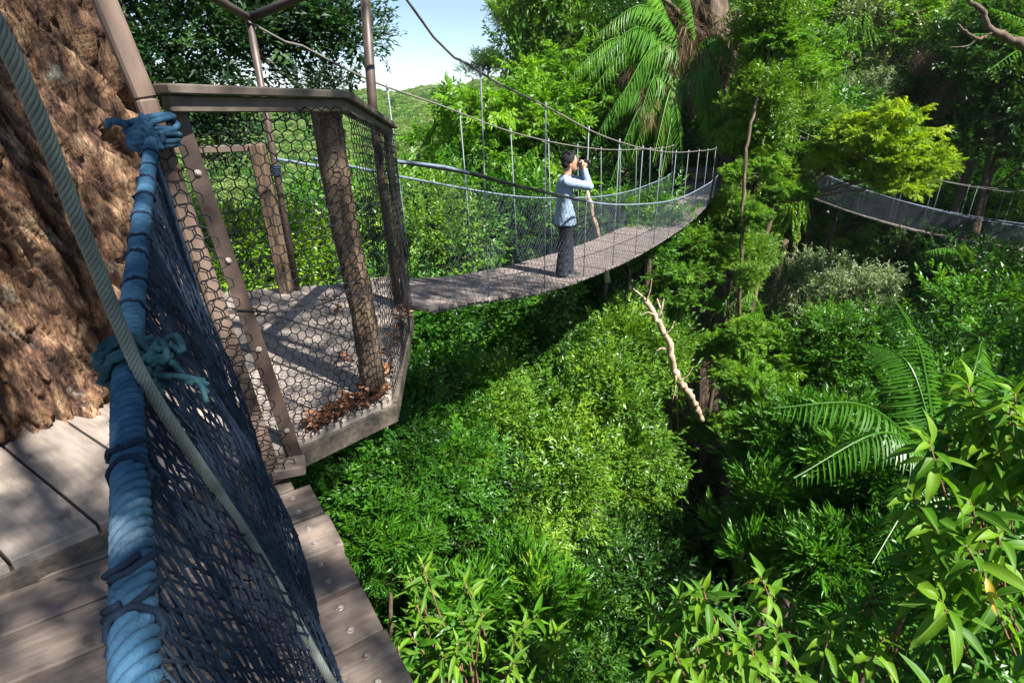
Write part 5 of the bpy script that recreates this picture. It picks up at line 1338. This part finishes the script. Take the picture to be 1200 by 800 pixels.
tex2 = bpy.data.textures.new('trouser folds', 'CLOUDS'); tex2.noise_scale = .07
def skinobj(name, mb, mat, vox, parent, disp=None, smooth=3):
    o = link(name, mb.mesh(name, mat), parent)
    r = o.modifiers.new('remesh', 'REMESH'); r.mode = 'VOXEL'; r.voxel_size = vox; r.use_smooth_shade = True
    s = o.modifiers.new('smooth', 'SMOOTH'); s.iterations = smooth; s.factor = .5
    if disp:
        d = o.modifiers.new('folds', 'DISPLACE'); d.texture = disp[0]; d.strength = disp[1]; d.mid_level = .5; d.texture_coords = 'LOCAL'
    return o
def fingers(mb, c, fwd, side, up, bend=1):
    """palm at c; four fingers curl round a barrel along fwd, thumb below"""
    c, fwd, side, up = map(np.array, (c, fwd, side, up))
    mb.add(*ell(c, (.042, .022, .036)))
    for k in range(4):
        b = c + fwd * (.032 - .019 * k) + up * .030; L = (.062, .070, .066, .052)[k]
        P = spline([b - up * .02, b + up * .014 - side * .006, b + up * .022 - side * L * .45, b + up * .004 - side * L * .85, b - up * .012 - side * L * .92], 12)
        mb.add(*tube(P, np.linspace(.0098, .0075, 12), 8))
    b = c - up * .018 + fwd * .012
    mb.add(*tube(spline([b, b - up * .016 - side * .018 + fwd * .012, b - up * .018 - side * .042 + fwd * .024], 8), np.linspace(.012, .009, 8), 8))
bod = MB()
HX = .045                      # head a little forward
bod.add(*ell((HX - .004, 0, 1.555), (.098, .076, .098), 20, 14)); bod.add(*ell((HX + .030, 0, 1.505), (.062, .060, .080), 18, 12))
bod.add(*ell((HX + .062, 0, 1.452), (.030, .030, .024))); bod.add(*ell((HX + .088, 0, 1.462), (.014, .022, .008))); bod.add(*ell((HX + .086, 0, 1.474), (.013, .020, .007)))
bod.add(*tube([(HX + .088, 0, 1.535), (HX + .103, 0, 1.515), (HX + .112, 0, 1.50), (HX + .095, 0, 1.493)], [.008, .011, .014, .010], 8))
bod.add(*ell((HX + .074, 0, 1.558), (.020, .050, .012)))
for s in (-1, 1):
    bod.add(*ell((HX - .006, s * .080, 1.512), (.020, .009, .030))); bod.add(*ell((HX + .070, s * .034, 1.537), (.014, .014, .010)))
bod.add(*loft([(-.005, 0, 1.30, .075, .085), (.004, 0, 1.36, .060, .064), (.018, 0, 1.42, .054, .055), (.030, 0, 1.48, .056, .058), (.035, 0, 1.52, .05, .05)]))
bod.add(*loft([(0, 0, .80, .085, .13), (0, 0, .95, .08, .13), (-.005, 0, 1.15, .09, .145), (-.01, 0, 1.28, .085, .15), (-.005, 0, 1.34, .05, .10)]))
ARM = {}
for s in (-1, 1):
    S_ = np.array([-.005, s * .165, 1.305]); El = np.array([.265, s * (.225 if s < 0 else .20), 1.262 + (.01 if s > 0 else 0)]) + (np.array([.055, 0, 0]) if s > 0 else 0); Wr = np.array([HX + .175, s * .075, 1.468]); ARM[s] = (S_, El, Wr)
    bod.add(*tube(spline([S_, (S_ + El) / 2, El], 10), np.linspace(.046, .036, 10), 12)); bod.add(*tube(spline([El, (El + Wr) / 2, Wr], 10), np.linspace(.036, .023, 10), 12))
    bod.add(*ell(tuple(Wr), (.024, .022, .026)))
    fingers(bod, Wr + np.array([.0, -s * .010, .038]), (1, 0, 0), (0, s, 0), (0, 0, 1))
for s, fx in ((-1, -.02), (1, .09)):
    bod.add(*tube(spline([(0, s * .08, .84), (.02 + fx * .5, s * .09, .47), (fx, s * .10, .08)], 14), np.linspace(.075, .040, 14), 12)); bod.add(*ell((fx + .03, s * .10, .045), (.06, .028, .028)))
skinobj('body', bod, M_skin, .0055, man, None, 2)
sh_ = MB()
sh_.add(*loft([(.005, 0, .745, .150, .200), (.005, 0, .80, .148, .196), (.0, 0, .92, .128, .176), (-.005, 0, 1.06, .112, .170), (-.008, 0, 1.18, .115, .182), (-.010, 0, 1.27, .108, .190), (-.008, 0, 1.325, .088, .165), (-.002, 0, 1.365, .066, .100), (.004, 0, 1.385, .061, .070)], 28))
for s in (-1, 1):
    S_, El, Wr = ARM[s]; W2 = El + (Wr - El) * .93
    sh_.add(*tube(spline([S_ - np.array([0, s * .03, 0]), S_, (S_ + El) / 2, El], 16), np.interp(np.linspace(0, 1, 16), [0, .3, 1], [.062, .068, .054]), 14))
    sh_.add(*tube(spline([El - (Wr - El) * .08, El, (El + W2) / 2, W2], 14), np.interp(np.linspace(0, 1, 14), [0, .2, 1], [.050, .055, .036]), 14)); sh_.add(*ell(tuple(El), (.056, .054, .056)))
skinobj('shirt', sh_, M_shirt, .009, man, (tex, .024), 2)
tr_ = MB(); tr_.add(*loft([(0, 0, .74, .108, .160), (0, 0, .82, .100, .150), (0, 0, .90, .09, .140)], 24))
for s, fx in ((-1, -.02), (1, .09)):
    tr_.add(*tube(spline([(.0, s * .078, .86), (.01, s * .082, .74), (.02 + fx * .5, s * .09, .47), (fx, s * .10, .16), (fx, s * .10, .055)], 24), np.interp(np.linspace(0, 1, 24), [0, .25, .6, .88, 1], [.09, .098, .092, .090, .098]), 16))
skinobj('trousers', tr_, M_trouser, .010, man, (tex2, .022), 2)
for s, fx in ((-1, -.02), (1, .09)):
    mb = MB(); mb.add(*loft([(fx + .055, s * .10, -.002, .135, .045), (fx + .055, s * .10, .018, .140, .048), (fx + .05, s * .10, .035, .130, .045), (fx + .02, s * .10, .060, .090, .043), (fx - .005, s * .10, .085, .055, .040)], 20)); skinobj('shoe', mb, M_shoe, .008, man, None, 2)
ha = MB(); ha.add(*ell((HX - .020, 0, 1.574), (.098, .084, .090), 20, 14)); ha.add(*ell((HX - .058, 0, 1.525), (.058, .076, .066)))
for s in (-1, 1): ha.add(*ell((HX - .005, s * .076, 1.548), (.020, .012, .038)))
for k in range(70):
    a = rnd.uniform(0, 6.28); q = np.array([HX - .016 + .085 * math.cos(a) * rnd.random(), .07 * math.sin(a) * rnd.random(), 1.655]); ha.add(*tube([q - np.array([0, 0, .02]), q, q + np.array([rnd.uniform(-.01, .03), rnd.uniform(-.01, .01), rnd.uniform(.016, .034)])], [.009, .007, .0035], 5))
skinobj('hair', ha, M_hair, .0045, man, None, 1)
bi = empty('binoculars', Vector(mpos), 'black binoculars held up to the man\'s eyes', 'binoculars'); bi.rotation_euler = man.rotation_euler; bi.scale = man.scale
for s in (-1, 1):
    mb = MB(); mb.add(*tube([(HX + .098, s * .032, 1.535), (HX + .125, s * .032, 1.537), (HX + .128, s * .034, 1.537), (HX + .165, s * .040, 1.538), (HX + .17, s * .044, 1.538), (HX + .235, s * .046, 1.540), (HX + .237, s * .046, 1.540), (HX + .255, s * .046, 1.541)], [.019, .019, .015, .022, .028, .030, .033, .033], 18))
    link('barrel', mb.mesh('barrel', M_black), bi)
mb = MB(); mb.add(*bar((HX + .17, -.03, 1.548), (HX + .17, .03, 1.548), .05, .012)); link('hinge', mb.mesh('hinge', M_black), bi)
mb = MB(); mb.add(*tube(spline([(HX + .16, -.066, 1.53), (.12, -.075, 1.43), (.0, -.07, 1.375), (-.06, 0, 1.39)], 16), .004, 5)); mb.add(*tube(spline([(HX + .16, .066, 1.53), (.12, .085, 1.42), (.0, .08, 1.375), (-.06, 0, 1.39)], 16), .004, 5)); link('strap', mb.mesh('strap', M_black), bi)
